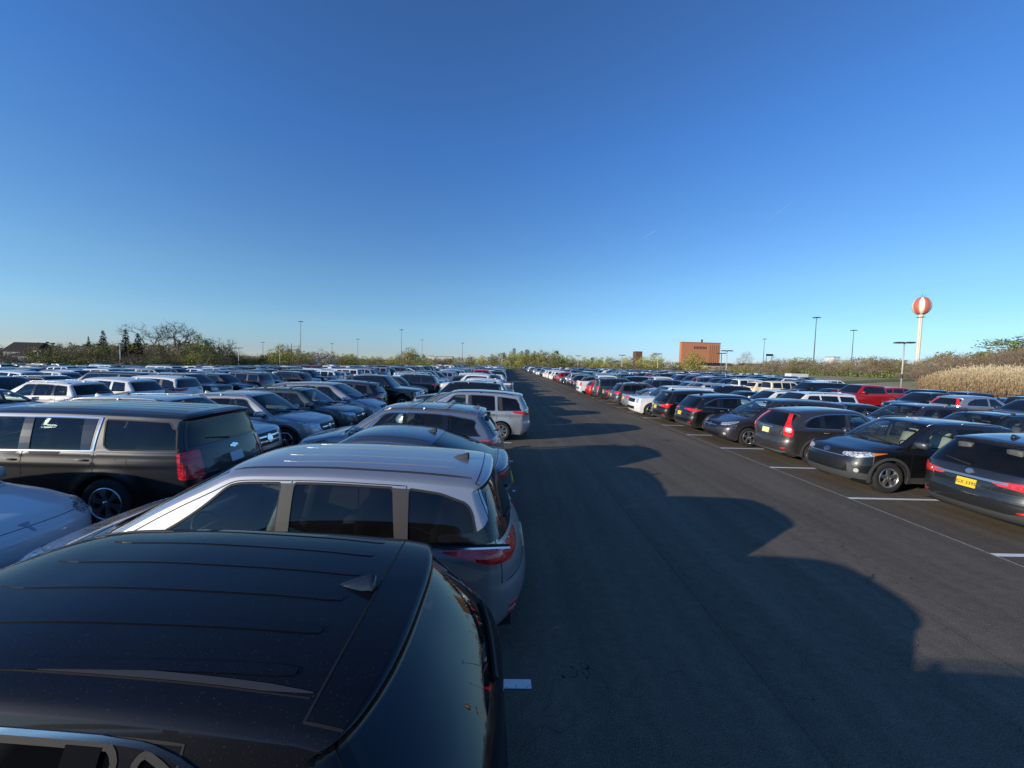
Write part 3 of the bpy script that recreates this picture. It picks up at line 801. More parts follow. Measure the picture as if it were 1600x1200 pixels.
        def rbox(cc,d,rot=0,r=.35):
            bm=bmesh.new(); bmesh.ops.create_cube(bm,size=1); bmesh.ops.subdivide_edges(bm,edges=bm.edges,cuts=2,use_grid_fill=True); V=[]
            M=Matrix.Rotation(rot,3,'Y')
            for v in bm.verts:
                p=v.co.lerp(v.co.normalized()*.5,r); p=Vector((p.x*d[0],p.y*d[1],p.z*d[2])); p=M@p; V.append(p+Vector(cc))
            F=[tuple(v.index for v in f.verts) for f in bm.faces]; bm.free(); return V,F
        zs=q.get('seatz',q['H']-1.06); rows=[(q['sc']+1.30,(.36,-.36)),(q['sc']+2.18,(.42,0,-.42))]+([(q['sc']+2.98,(.38,-.38))] if q.get('row3') else [])
        for sx,ys in rows:
            for y in ys:
                mm=MB(); X=S.L/2-sx
                mm.add(*rbox((X,y,zs+.06),(.52,.44 if y or len(ys)<3 else .3,.2))); mm.add(*rbox((X-.28,y,zs+.36),(.17,.44 if y or len(ys)<3 else .3,.64),-.28))
                mm.add(*rbox((X-.40,y,zs+.76),(.11,.24,.17),-.15)); c.emit('seat',mm.V,mm.F,seat)
        mm=MB(); X=S.L/2-q['sc']-.34; zd=float(S.belt(q['sc']+.4))-.04; mm.add(*rbox((X,0,zd-.16),(.62,1.5*S.W0/.93,.34),.05,.2)); mm.box((S.L/2-q['sc']-1.9,0,.34),(3.0,1.5,.04)); mm.add(*rbox((X-.75,0,zd-.42),(.9,.24,.3)))
        c.emit('dashboard',mm.V,mm.F,'dash')
        mm=MB(); ct=Vector((X-.42,.36,zd-.02)); pts=[]
        for k in range(21):
            a=2*math.pi*k/20; pts.append(ct+Vector((math.cos(a)*.18*.42,math.sin(a)*.18,math.cos(a)*.18*.9)))
        mm.tube(pts,.014,6,cap=False); mm.box(ct,(.05,.3,.05)); c.emit('steering_wheel',mm.V,mm.F,'rubber')
        mm=MB(); h=c.hit((S.L/2-q['swt']-.08,0,3),(0,0,-1)); mm.box(h[0]-Vector((-.03,0,.13)),(.03,.24,.07)); c.emit('rear_view_mirror',mm.V,mm.F,'plastic',smooth=False)
    def extra_text(c,txt,kind,u,v,size,mat,off=.012,par=None):
        cu=bpy.data.curves.new('t','FONT'); cu.body=txt; cu.size=size; cu.align_x='CENTER'; cu.align_y='CENTER'; cu.extrude=.001; cu.resolution_u=2
        o=bpy.data.objects.new('t',cu); COL.objects.link(o); dg=bpy.context.evaluated_depsgraph_get(); dg.update()
        me=bpy.data.meshes.new_from_object(o.evaluated_get(dg)); bpy.data.objects.remove(o)
        h=c.hit(*c.frame(kind)(u,v)); p,n=h
        nn=Vector((n.x,0,n.z)).normalized(); right=Vector((0,-1,0)) if kind=='rear' else Vector((0,1,0))
        up=nn.cross(right)
        if up.z<0: up=-up
        M=Matrix((right,up,nn)).transposed()
        for vv in me.vertices: vv.co=M@vv.co+p+nn*off
        me.materials.clear(); me.materials.append(MATS[mat]); me.name='plate_text'
        t=obj('lettering',me,par or c.root); return t
# ---------------------------------------------------------------- car types
def up(a,**k): d=dict(a); d.update(k); return d
def rect(y0,y1,z0,z1): return [(y0,z0),(y1,z0),(y1,z1),(y0,z1)]
def sym(pts): return pts+[(-y,z) for y,z in pts[::-1]]
def plate(kind,z,mat,y=0): return ('number_plate',rect(y-.155,y+.155,z-.078,z+.078),kind,0,mat,.012)
def suv_dec(fp=None,rp='plate_yellow',zg=(.58,.80),gw=.46,hl=None,tl=None,rz=.78,rb=.34,bumper=True,fz=.5):
    hl=hl or [(-.30,.72),(-.02,.75),(.26,.86),(.29,.91),(-.02,.86),(-.30,.81)]
    tl=tl or [(-.30,.92),(.0,.88),(.24,.90),(.26,1.02),(.02,1.05),(-.30,1.0)]
    g0,g1=zg
    d=[('headlight',hl,'cf',35,'head_lens',.008),
       ('grille',sym([(gw*.8,g0),(gw,(g0+g1)/2),(gw*.95,g1)]),'front',0,'grille_black',.006),
       ('grille_bar',rect(-gw*.9,gw*.9,(g0+g1)/2-.015,(g0+g1)/2+.015),'front',0,'chrome',.022),
       ('emblem',[(.075*math.cos(a),(g0+g1)/2+.055*math.sin(a)) for a in np.linspace(0,2*math.pi,13)[:-1]],'front',0,'chrome',.034),
       ('lower_intake',sym([(.52,.30),(.60,.40),(.50,.44)]),'front',0,'grille_black',.005),
       ('fog_lamp',[(-.14,.40),(-.04,.40),(-.04,.48),(-.14,.48)],'cf',35,'white_lens',.010),
       ('fog_surround',[(-.22,.35),(.04,.36),(.06,.50),(-.20,.52)],'cf',35,'plastic',.005),
       ('taillight',tl,'cr',38,'red_lens',.010),
       ('reflector',[(-.18,.44),(-.03,.44),(-.03,.475),(-.18,.475)],'cr',38,'red_lens',.010)]
    if bumper: d.append(('bumper_cladding',sym([(.80,.26),(.78,rb+.06),(.5,rb+.10)]),'rear',0,'cladding',.005))
    if fp: d.append(plate('front',fz,fp))
    if rp: d.append(plate('rear',rz,rp))
    return d
def w3(a,b,c,bt=(.0,0),rear=None):
    """three side windows: a=(s front tip, b pillar), ..."""
    r=rear or [(c[1],0),(c[1]-.10,1)]
    return [('front_window',[(a[0],.0),(a[0]+.62,1),(a[1],1),(a[1]+.02,0)],'glass_clear'),('rear_window',[(b[0]+.02,0),(b[0],1),(b[1]-.03,1),(b[1],0)]),('quarter_window',[(c[0],0),(c[0]-.02,1)]+r[::-1])]
T={}
suv=dict(L=4.63,W=.925,H=1.68,zf=.92,zc=1.07,sc=1.18,swt=2.0,srr=4.02,zrr=1.60,sbg=4.42,zbg=1.10,wf=.93,wb=3.62,wr=.355,rim=.235,
 belt=(1.02,1.10),wins=w3((1.50,2.52),(2.60,3.36),(3.44,3.98)),doors=((1.42,2.56),(2.56,3.56)),pill=[((2.53,2.51),(2.62,2.60)),((3.35,3.32),(3.46,3.44))],
 clad=True,rails=(2.1,3.9,'satin'),dec=suv_dec(),chrome='')
T['suv']=suv
T['crossover']=up(suv,L=4.80,W=.965,H=1.685,zf=.90,zc=1.04,swt=2.05,srr=4.09,zrr=1.615,sbg=4.72,zbg=1.13,tail=.03,rds=.10,spoil=.24,seamd=.25,wb=3.78,wr=.37,belt=(1.02,1.13),
 wins=w3((1.5,2.56),(2.64,3.52),(3.58,4.12),rear=[(4.22,.02),(3.9,.62),(3.62,.96)]),doors=((1.42,2.60),(2.60,3.70)),clad=False,rails=None,chrome='bt',ribs=(2.32,3.96,(.12,-.12,.36,-.36,.58,-.58)),finx=3.98,
 dec=suv_dec(rp=None),rw=[(-2-f*9,.02-.62*f) for f in np.linspace(0,1,8)],tb=.36,rimmat='alloy_dark',finmat='black_gloss')
PILLAR_D=('pillar_cover',[(-.16,1.125),(.46,1.075),(.46,1.17),(.22,1.19),(.08,1.30),(-.02,1.5),(-.14,1.5)],'cr',38,'black_gloss',.004)
T['minivan']=up(suv,L=5.19,W=1.0,H=1.735,zf=.85,zc=1.06,sc=1.0,swt=2.12,srr=4.62,zrr=1.665,sbg=4.99,zbg=1.10,spoil=.17,wf=.98,wb=3.98,wr=.35,rim=.235,belt=(1.0,1.08),nose=.14,
 wins=[('front_window',[(1.42,0),(1.60,.34),(1.62,0)],'glass_clear'),('front_window',[(1.66,0),(1.66,.38),(2.25,1),(2.76,1),(2.80,0)],'glass_clear'),('slide_window',[(2.91,0),(2.87,1),(3.84,1),(3.92,0)]),
  ('quarter_window',[(4.02,0),(3.98,1.0),(4.30,.96),(4.55,.82),(4.78,.55),(4.98,.12),(4.97,0)])],
 doors=((1.5,2.855),(2.855,3.965)),pill=[((2.80,2.76),(2.92,2.88)),((3.91,3.83),(4.03,3.99))],pillmat='pillar_film',clad=False,rails=None,chrome='b',ribs=(2.5,4.4,(.18,-.18,.42,-.42)),finx=4.40,finmat='plastic',row3=True,
 dec=suv_dec(rp='plate_cream',tl=[(-.42,1.0),(-.30,.94),(-.05,.90),(.2,.925),(.48,1.03),(.30,1.05),(.0,1.05),(-.42,1.07)],bumper=False,rz=.80)+[PILLAR_D,('reflector',[(-.2,.36),(-.02,.37),(-.02,.40),(-.2,.39)],'cr',38,'red_lens',.01)],tb=.30,crease=.93,rg='glass_tint')
T['minivan_old']=up(T['minivan'],L=5.10,W=.99,H=1.76,zbg=1.16,belt=(1.04,1.10),nose=.12,wr=.34,rim=.225,spokes=7,
 wins=[('front_window',[(1.66,0),(1.66,.38),(2.2,1),(2.66,1),(2.70,0)],'glass_clear'),('slide_window',[(2.84,0),(2.80,1),(3.72,1),(3.76,0)]),('quarter_window',[(3.86,0),(3.84,1),(4.55,.93),(4.72,.1),(4.70,0)])],
 doors=((1.5,2.77),(2.77,3.82)),chrome='',ribs=None,rails=(2.2,4.4,'rubber'),tl=None,finx=2.0,fin=False,
 dec=suv_dec(rp='plate_white',tl=[(-.30,.90),(.1,.96),(.36,1.00),(.38,1.08),(.1,1.07),(-.30,1.06)],bumper=False,rz=.82))
T['fastback']=up(suv,L=4.75,W=.965,H=1.56,zf=.82,zc=.98,sc=1.0,swt=1.95,srr=3.35,zrr=1.485,sbg=4.42,zbg=1.09,deck=1.09,wf=.9,wb=3.76,wr=.36,belt=(.97,1.09),
 wins=w3((1.35,2.5),(2.58,3.35),(3.42,3.8),rear=[(3.98,.05),(3.75,.7),(3.6,.95)]),doors=((1.3,2.54),(2.54,3.6)),clad=False,rails=None,finx=3.22,finmat='plastic',
 dec=suv_dec(rp='plate_yellow',rz=.70,hl=[(-.25,.70),(.0,.71),(.26,.80),(.28,.86),(.0,.80),(-.25,.76)],tl=[(-.42,.93),(.0,.90),(.34,.95),(.36,1.0),(.0,.98),(-.42,.985)]))
T['crossover_long']=up(suv,L=4.99,W=.98,H=1.74,zf=.92,zc=1.07,sc=1.15,swt=2.08,srr=4.32,zrr=1.66,sbg=4.82,zbg=1.10,spoil=.18,wf=.94,wb=3.88,wr=.37,belt=(1.05,1.12),
 wins=w3((1.52,2.62),(2.70,3.56),(3.66,4.40),rear=[(4.42,.0),(4.26,.5),(4.30,.86)]),doors=((1.44,2.66),(2.66,3.72)),pill=[((2.63,2.61),(2.72,2.70)),((3.55,3.52),(3.67,3.65))],clad=False,
 rails=(2.2,4.15,'satin'),bars=(2.75,3.6),chrome='bt',finx=4.22,row3=True,
 dec=suv_dec(rp='plate_yellow',zg=(.52,.80),tl=[(-.40,.99),(-.1,.92),(.22,.90),(.44,1.0),(.34,1.03),(.0,1.03),(-.40,1.06)],bumper=False,hl=[(-.25,.70),(.0,.70),(.30,.80),(.42,.92),(.20,.86),(-.25,.78)]))
T['suv_xl']=up(suv,L=5.69,W=1.02,H=1.88,box=.75,zf=1.12,zc=1.22,sc=1.28,swt=2.05,srr=5.30,zrr=1.83,sbg=5.50,zbg=1.28,spoil=.13,wf=.98,wb=4.24,wr=.40,rim=.255,sill=.32,gap=.07,belt=(1.22,1.26),nose=.06,tail=.04,tb=.26,
 wins=[('front_window',[(1.58,0),(2.02,1),(2.84,1),(2.90,0)],'glass_tint'),('rear_window',[(3.03,0),(2.95,1),(3.78,1),(3.86,0)]),('quarter_window',[(4.28,0),(4.18,.12),(4.10,1),(5.30,1),(5.34,0)])],
 doors=((1.5,2.96),(2.96,4.06)),pill=[((2.88,2.82),(3.05,2.97)),((3.84,3.76),(3.98,3.97))],clad=False,rails=None,chrome='bt',ch_end=4.03,ribs=(2.4,5.1,(.0,.25,-.25,.5,-.5)),spokes=6,dbl=True,row3=True,seatz=.82,hz=.15,rg='glass_tint',fin=False,crease=1.02,
 dec=[('headlight',rect(-.26,.18,.86,1.04),'cf',30,'head_lens',.008),('grille',rect(-.62,.62,.78,1.04),'front',0,'grille_black',.006),('grille_bar',rect(-.62,.62,.90,.94),'front',0,'chrome',.02),
  ('lower_intake',rect(-.6,.6,.42,.58),'front',0,'grille_black',.005),('taillight',[(-.20,.80),(.14,.80),(.16,1.22),(-.14,1.24)],'cr',42,'red_lens',.010),plate('rear',.98,'plate_white'),
  ('emblem',[(-.11,1.15),(-.04,1.15),(-.03,1.13),(.03,1.13),(.04,1.15),(.11,1.15),(.10,1.19),(.04,1.19),(.03,1.21),(-.03,1.21),(-.04,1.19),(-.10,1.19)],'rear',0,'chrome',.014),
  ('brake_light',rect(-.30,.30,1.775,1.795),'rear',0,'red_lens',.006)])
T['sedan']=up(suv,L=4.85,W=.92,H=1.45,zf=.76,zc=.95,sc=1.18,swt=2.05,srr=3.30,zrr=1.385,sbg=4.05,zbg=1.06,deck=1.05,zbump=.46,wf=.93,wb=3.72,wr=.335,rim=.225,sill=.20,belt=(.90,1.0),
 wins=[('front_window',[(1.42,0),(2.06,1),(2.52,1),(2.56,0)],'glass_clear'),('rear_window',[(2.64,0),(2.60,1),(3.22,1),(3.58,.45),(3.62,0)])],doors=((1.36,2.6),(2.6,3.62)),pill=[((2.55,2.51),(2.66,2.61))],
 clad=False,rails=None,fin=True,finx=3.2,tb=.36,rg='glass_tint',
 dec=suv_dec(rp='plate_yellow',rz=.78,zg=(.42,.66),bumper=False,hl=[(-.30,.62),(.0,.64),(.24,.72),(.27,.78),(.0,.73),(-.30,.69)],tl=[(-.38,.80),(.0,.80),(.24,.84),(.28,.93),(.0,.93),(-.36,.90)],fz=.40))
T['hatch']=up(suv,L=4.25,W=.88,H=1.50,zf=.80,zc=.98,sc=1.0,swt=1.8,srr=3.70,zrr=1.43,sbg=4.08,zbg=1.02,wf=.88,wb=3.48,wr=.32,rim=.21,sill=.2,belt=(.93,1.02),
 wins=w3((1.32,2.3),(2.38,3.08),(3.16,3.6)),doors=((1.25,2.34),(2.34,3.3)),pill=[((2.31,2.29),(2.40,2.38))],clad=False,rails=None,dec=suv_dec(bumper=False,hl=[(-.28,.66),(.0,.68),(.26,.80),(.28,.86),(.0,.79),(-.28,.74)],tl=[(-.16,.80),(.18,.82),(.16,1.02),(-.06,1.04)]))
T['smooth_sedan']=up(T['sedan'],L=4.69,W=.925,H=1.44,zf=.80,zc=.97,sc=1.3,mir=.55,swt=1.95,srr=3.2,sbg=4.2,zbg=1.08,deck=1.08,nose=.16,grille=None,rimmat='alloy_dark',wins=w3((1.6,2.45),(2.53,3.2),(3.28,3.5),rear=[(3.7,.05),(3.45,.9)]),
 dec=[('headlight',[(-.20,.64),(.02,.66),(.24,.76),(.26,.80),(.06,.80),(-.14,.74),(-.22,.68)],'cf',35,'head_lens',.008),('lower_intake',sym([(.5,.30),(.58,.38),(.5,.40)]),'front',0,'grille_black',.005),
 ('emblem',sym([(.012,.66),(.014,.73),(.05,.735),(.06,.75)]),'front',0,'satin',.008),('taillight',[(-.38,.86),(.0,.84),(.28,.90),(.28,.98),(.0,.97),(-.36,.92)],'cr',38,'red_lens',.01)])
T['suv_lux']=up(suv,L=4.92,W=.965,H=1.77,box=.3,zf=1.0,zc=1.12,sc=1.15,swt=2.0,srr=4.4,zrr=1.70,sbg=4.72,zbg=1.18,wf=.90,wb=3.84,wr=.38,rim=.255,belt=(1.10,1.16),rails=(2.1,4.2,'satin'),clad=False,row3=True,
 wins=w3((1.5,2.62),(2.70,3.56),(3.66,4.42)),doors=((1.42,2.66),(2.66,3.72)),rimmat='alloy_dark',dbl=True,
 dec=[('headlight',[(-.28,.80),(.0,.80),(.24,.88),(.26,.98),(.0,.96),(-.28,.93)],'cf',35,'head_lens',.008),('grille',sym([(.40,.62),(.48,.80),(.42,.92)]),'front',0,'grille_black',.006),
  ('grille_bar',rect(-.43,.43,.70,.735),'front',0,'chrome',.024),('grille_bar',rect(-.44,.44,.81,.845),'front',0,'chrome',.024),
  ('emblem',[((.115 if i%2==0 else .095)*math.cos(i*math.pi/6),.775+(.115 if i%2==0 else .095)*math.sin(i*math.pi/6)) for i in range(12)],'front',0,'chrome',.034),
  ('skid_plate',rect(-.55,.55,.34,.39),'front',0,'chrome',.02),('lower_intake',rect(-.6,.6,.40,.52),'front',0,'grille_black',.005),
  ('taillight',rect(-.3,.2,.95,1.1),'cr',38,'red_lens',.01),plate('rear',.85,'plate_yellow')])
T['wagon']=up(suv,L=4.82,W=.92,H=1.66,zf=.92,zc=1.04,sc=1.15,swt=1.98,srr=4.25,zrr=1.60,sbg=4.62,zbg=1.1,wf=.95,wb=3.70,rails=(2.05,4.0,'plastic'),bars=(2.4,3.3),wins=w3((1.48,2.52),(2.60,3.4),(3.48,4.15)))
T['suv_curvy']=up(suv,L=4.53,W=.91,H=1.67,zf=.92,zc=1.08,sc=1.08,swt=1.9,srr=3.98,zrr=1.575,sbg=4.40,zbg=1.12,spoil=.10,wf=.88,wb=3.50,wr=.355,rim=.225,belt=(1.05,1.13),crease=.99,
 wins=[('front_window',[(1.42,0),(2.0,1),(2.42,1),(2.48,0)],'glass_clear'),('rear_window',[(2.60,0),(2.53,1),(3.20,.97),(3.24,0)]),('quarter_window',[(3.34,0),(3.31,.92),(3.55,.78),(3.74,.5),(3.84,.16),(3.80,0)])],
 doors=((1.34,2.54),(2.54,3.38)),pill=[((3.23,3.19),(3.35,3.32))],chrome='bt',rails=None,fin=False,
 dec=suv_dec(rp='plate_cream',rz=.92,tl=[(-.10,.84),(.12,.82),(.14,1.0),(.05,1.2),(.02,1.48),(-.10,1.50),(-.09,1.25),(-.12,1.02)],bumper=False)+[('lamp_band',[(-.07,.96),(.10,.95),(.09,1.08),(-.07,1.10)],'cr',38,'white_lens',.016),('chrome_strip',rect(-.3,.3,1.03,1.06),'rear',0,'chrome',.02)])
T['rav']=up(suv,L=4.57,W=.922,H=1.69,zf=.97,zc=1.12,sc=1.05,swt=1.92,srr=4.0,zrr=1.62,sbg=4.38,zbg=1.10,wf=.86,wb=3.54,wr=.365,rim=.228,gap=.06,dbl=False,spokes=5,rails=(2.0,3.8,'satin'),belt=(1.06,1.15),nose=.12,seatmat='seat_grey',mirmat='paint_grey',
 wins=w3((1.36,2.46),(2.56,3.28),(3.36,3.9),rear=[(3.95,.2),(3.80,.92)]),doors=((1.36,2.50),(2.50,3.44)),pill=[((2.45,2.43),(2.57,2.55)),((3.27,3.24),(3.37,3.34))],
 dec=[('headlight',[(-.32,.80),(-.05,.79),(.24,.86),(.36,.93),(.12,.945),(-.32,.88)],'cf',35,'head_lens',.010),('turn_lamp',[(.24,.875),(.44,.945),(.22,.935)],'cf',35,'orange_lens',.014),
  ('grille',sym([(.48,.79),(.46,.87)]),'front',0,'grille_black',.006),('emblem',[(.085*math.cos(a),.86+.05*math.sin(a)) for a in np.linspace(0,2*math.pi,15)[:-1]],'front',0,'chrome',.022),('emblem_center',[(.055*math.cos(a),.86+.026*math.sin(a)) for a in np.linspace(0,2*math.pi,11)[:-1]],'front',0,'plastic',.026),
  ('chrome_strip',sym([(.5,.775),(.52,.79)]),'front',0,'satin',.014),
  ('lower_intake',sym([(.50,.44),(.62,.68),(.58,.70)]),'front',0,'grille_black',.006),('bumper_cladding',sym([(.62,.25),(.72,.36),(.60,.44),(.50,.43)]),'front',0,'cladding',.010),
  ('cladding',[(-.18,.30),(.15,.30),(.20,.44),(-.02,.46),(-.16,.66),(-.22,.66)],'cf',35,'cladding',.009),
  ('fog_lamp',[(-.03+.05*math.cos(a),.50+.05*math.sin(a)) for a in np.linspace(0,2*math.pi,13)[:-1]],'cf',35,'white_lens',.014),
  ('taillight',[(-.2,.95),(.2,.93),(.3,1.08),(-.1,1.1)],'cr',38,'red_lens',.01),plate('rear',.85,'plate_yellow')])
T['suv_mid']=up(suv,L=4.97,W=.985,H=1.72,zf=.90,zc=1.06,sc=1.12,swt=2.05,srr=4.33,zrr=1.625,sbg=4.82,zbg=1.08,spoil=.15,wf=.95,wb=3.77,wr=.37,belt=(1.02,1.10),rg='glass_tint',
 wins=w3((1.5,2.6),(2.68,3.55),(3.65,4.3)),doors=((1.42,2.64),(2.64,3.7)),clad=False,rails=None,chrome='b',row3=True,finx=4.0,
 dec=suv_dec(rp=None,bumper=False,tl=[(-.50,.91),(-.40,.86),(-.1,.83),(.16,.80),(.22,.94),(.30,1.0),(.10,1.01),(-.12,.96),(-.48,.93)])+[plate('rear',.79,'plate_yellow'),
  ('chrome_strip',sym([(.60,.895),(.55,.935)]),'rear',0,'satin',.022),('emblem',[(.065*math.cos(a),1.005+.048*math.sin(a)) for a in np.linspace(0,2*math.pi,13)[:-1]],'rear',0,'satin',.022),('emblem_center',[(-.028,.965),(.028,.965),(.0,1.035)],'rear',0,'dark_grey_',.026),
  ('plate_recess',sym([(.26,.69),(.40,.88)]),'rear',0,'paint_dark_grey',.004),('bumper_line',sym([(.80,.575),(.80,.60)]),'rear',0,'seam',.003),('bumper_cladding',sym([(.84,.27),(.86,.44),(.60,.40)]),'rear',0,'cladding',.006)])
T['suv_mid']['dec']=[d for d in T['suv_mid']['dec'] if d[4]!='dark_grey_']
T['suv_sharp']=up(suv,L=4.89,W=.945,H=1.69,zf=.90,zc=1.05,swt=2.05,srr=4.1,zrr=1.60,sbg=4.66,zbg=1.12,spoil=.2,wf=.95,wb=3.75,wr=.38,belt=(1.04,1.18),chrome='bt',
 wins=w3((1.52,2.58),(2.66,3.5),(3.58,3.9),rear=[(4.18,.25),(3.8,.75),(3.6,.95)]),rails=None,dec=suv_dec(rz=.80,tl=[(-.50,1.00),(-.1,.95),(.16,.92),(.36,1.03),(.16,1.04),(-.1,1.06),(-.50,1.03)])+[('chrome_strip',sym([(.6,.40),(.58,.43)]),'rear',0,'chrome',.02)])
T['suv_boxy']=up(suv,L=5.0,W=.995,H=1.76,box=.6,zf=1.08,zc=1.14,sc=1.2,swt=1.98,srr=4.55,zrr=1.72,sbg=4.82,zbg=1.15,wf=.93,wb=3.85,wr=.385,rim=.26,belt=(1.10,1.13),wins=w3((1.5,2.64),(2.72,3.6),(3.7,4.5)),doors=((1.45,2.68),(2.68,3.75)),clad=False,
 dec=[('headlight',rect(-.18,.14,.78,1.0),'cf',30,'head_lens',.008),('grille',rect(-.55,.55,.78,.98),'front',0,'grille_black',.006),('lower_intake',rect(-.6,.6,.40,.56),'front',0,'grille_black',.005),('taillight',rect(-.12,.2,.8,1.12),'cr',40,'red_lens',.01),plate('rear',.8,'plate_yellow'),('fog_lamp',rect(-.15,.05,.46,.5),'cf',30,'white_lens',.012)])
T['suv_old']=up(suv,L=4.80,W=.93,H=1.82,box=.6,zf=1.02,zc=1.14,sc=1.25,swt=1.95,srr=4.45,zrr=1.76,sbg=4.62,zbg=1.14,wf=.9,wb=3.65,wr=.38,gap=.08,belt=(1.10,1.14),wins=w3((1.5,2.52),(2.60,3.4),(3.5,4.35)),
 dec=suv_dec(rz=.86,tl=[(-.08,.80),(.14,.80),(.14,1.12),(-.08,1.12)]))
T['pickup']=up(suv,L=5.85,W=1.02,H=1.93,box=.7,zf=1.16,zc=1.26,sc=1.45,swt=2.12,srr=3.90,zrr=1.87,sbg=4.02,zbg=1.33,deck=1.33,wf=1.02,wb=4.70,wr=.405,rim=.25,gap=.09,sill=.38,zbump=.62,belt=(1.24,1.28),fin=False,
 wins=[('front_window',[(1.72,0),(2.15,1),(2.78,1),(2.84,0)],'glass_clear'),('rear_window',[(2.94,0),(2.90,1),(3.72,1),(3.78,0)])],doors=((1.6,2.88),(2.88,3.86)),pill=[((2.83,2.77),(2.95,2.91))],rails=None,clad=False,
 dec=[('headlight',rect(-.24,.16,.86,1.06),'cf',30,'head_lens',.008),('grille',sym([(.52,.76),(.56,1.10)]),'front',0,'grille_black',.006),('grille_bar',sym([(.55,.91),(.55,.96)]),'front',0,'chrome',.02),('lower_intake',rect(-.6,.6,.5,.64),'front',0,'chrome',.012),
  ('taillight',rect(-.05,.14,.86,1.2),'cr',42,'red_lens',.01),('rear_bumper',sym([(.85,.55),(.88,.74)]),'rear',0,'chrome',.02),plate('rear',.66,'plate_yellow'),('bed_cover',[(4.12,-.80),(5.66,-.80),(5.66,.80),(4.12,.80)],'top',0,'rubber',.012),('tailgate_handle',rect(-.14,.14,1.12,1.2),'rear',0,'plastic',.01)])
TYPENAME={'suv':'SUV','crossover':'crossover','minivan':'minivan','minivan_old':'minivan','fastback':'fastback','crossover_long':'crossover','suv_xl':'extra long SUV','sedan':'sedan','hatch':'hatchback','smooth_sedan':'sedan',
 'suv_lux':'SUV','wagon':'wagon','suv_curvy':'SUV','rav':'SUV','suv_mid':'SUV','suv_sharp':'SUV','suv_boxy':'boxy SUV','suv_old':'old boxy SUV','pickup':'pickup truck'}
# ---------------------------------------------------------------- scene constants (metres; +Y runs down the aisle)
CAM=dict(f=610,H=2.7925,pitch=.05233,roll=.02836,yaw=.01951)
XR,Y0,XL,SW=7.758,5.852,.305,2.59
SUN=Vector((-3.47,-1.90,1)).normalized()
def ground_z(x,y):
    z=0.0
    if x<-12: z-=.021*(-12-x)
    z=max(z,-1.55)
    xb=float(np.interp(y,[0,32,45,82,130,200],[37,38,45,68,92,100]))
    if x>xb+1: z+=min(1.6,(x-xb-1)*.07)
    return z
def lot_ymax(x): return float(np.interp(x,[-110,-80,-50,-20,100],[78,88,118,196,205]))
def lot_xmax(y): return float(np.interp(y,[0,32,45,82,130,200],[37,38,45,68,92,86]))
cp,spn=math.cos(CAM['pitch']),math.sin(CAM['pitch'])
FW=Vector((math.sin(CAM['yaw'])*cp,math.cos(CAM['yaw'])*cp,-spn)); RT=Vector((math.cos(CAM['yaw']),-math.sin(CAM['yaw']),0)); UP=RT.cross(FW)
cr_,sr_=math.cos(CAM['roll']),math.sin(CAM['roll']); RV=RT*cr_+UP*sr_; UV=RT*(-sr_)+UP*cr_
cam=bpy.data.cameras.new('camera'); co=bpy.data.objects.new('camera',cam); COL.objects.link(co)
cam.sensor_width=36; cam.lens=36*CAM['f']/1600; cam.clip_start=.05; cam.clip_end=200000
co.matrix_world=Matrix(((RV.x,UV.x,-FW.x,0),(RV.y,UV.y,-FW.y,0),(RV.z,UV.z,-FW.z,CAM['H']),(0,0,0,1))); scene.camera=co
def px_of(x,y,z=1.0):
    d=Vector((x,y,z-CAM['H'])); w=d.dot(FW)
    if w<.3: return None
    return 800+CAM['f']*d.dot(RV)/w,600-CAM['f']*d.dot(UV)/w
def hor(px): return px_of(1e6*math.tan(math.atan((px-800)/610)+.0195),1e6,CAM['H'])[1]
def at(px,Y,dy=0):
    """ground point in direction px (photo pixels) at depth Y; and height of something dy px above the horizon"""
    return (px-800)/610*Y+.0195*Y+.0, CAM['H']+dy*Y/610
# ---------------------------------------------------------------- light and sky
w=bpy.data.worlds.new('World'); scene.world=w; w.use_nodes=True; nt=w.node_tree; bg=nt.nodes['Background']
sk=nt.nodes.new('ShaderNodeTexSky'); sk.sky_type='NISHITA'; sk.sun_disc=False
sk.sun_elevation=math.asin(SUN.z); sk.sun_rotation=math.atan2(SUN.x,SUN.y); sk.altitude=0; sk.air_density=.8; sk.dust_density=0; sk.ozone_density=6.0
hs=nt.nodes.new('ShaderNodeHueSaturation'); hs.inputs['Saturation'].default_value=1.0
gm=nt.nodes.new('ShaderNodeMix'); gm.data_type='RGBA'; gm.blend_type='MULTIPLY'; gm.inputs['Factor'].default_value=1; gm.inputs['B'].default_value=(.80,.93,1.30,1)
wc=nt.nodes.new('ShaderNodeTexCoord'); ws_=nt.nodes.new('ShaderNodeSeparateXYZ'); wr_=nt.nodes.new('ShaderNodeValToRGB'); nt.links.new(wc.outputs['Generated'],ws_.inputs[0]); nt.links.new(ws_.outputs['Z'],wr_.inputs[0])
we=wr_.color_ramp.elements; we[0].position=.02; we[0].color=(1.30,1.14,1.14,1); we[1].position=.70; we[1].color=(1.5,1.62,1.74,1)
for p_,c_ in ((.08,(1.78,1.53,1.28)),(.18,(1.95,1.74,1.42)),(.46,(1.46,1.74,1.90))): x_=we.new(p_); x_.color=(*c_,1)
nt.links.new(wr_.outputs[0],gm.inputs['B'])
nt.links.new(sk.outputs[0],gm.inputs['A']); nt.links.new(gm.outputs['Result'],hs.inputs['Color']); nt.links.new(hs.outputs[0],bg.inputs[0]); bg.inputs[1].default_value=.117
ld=bpy.data.lights.new('sun','SUN'); ld.energy=5.0; ld.angle=R(.53); ld.color=(1,.90,.74); lo=bpy.data.objects.new('sun',ld); COL.objects.link(lo)
lo.rotation_euler=(-SUN).to_track_quat('-Z','Y').to_euler(); lo.location=(-60,-20,40)
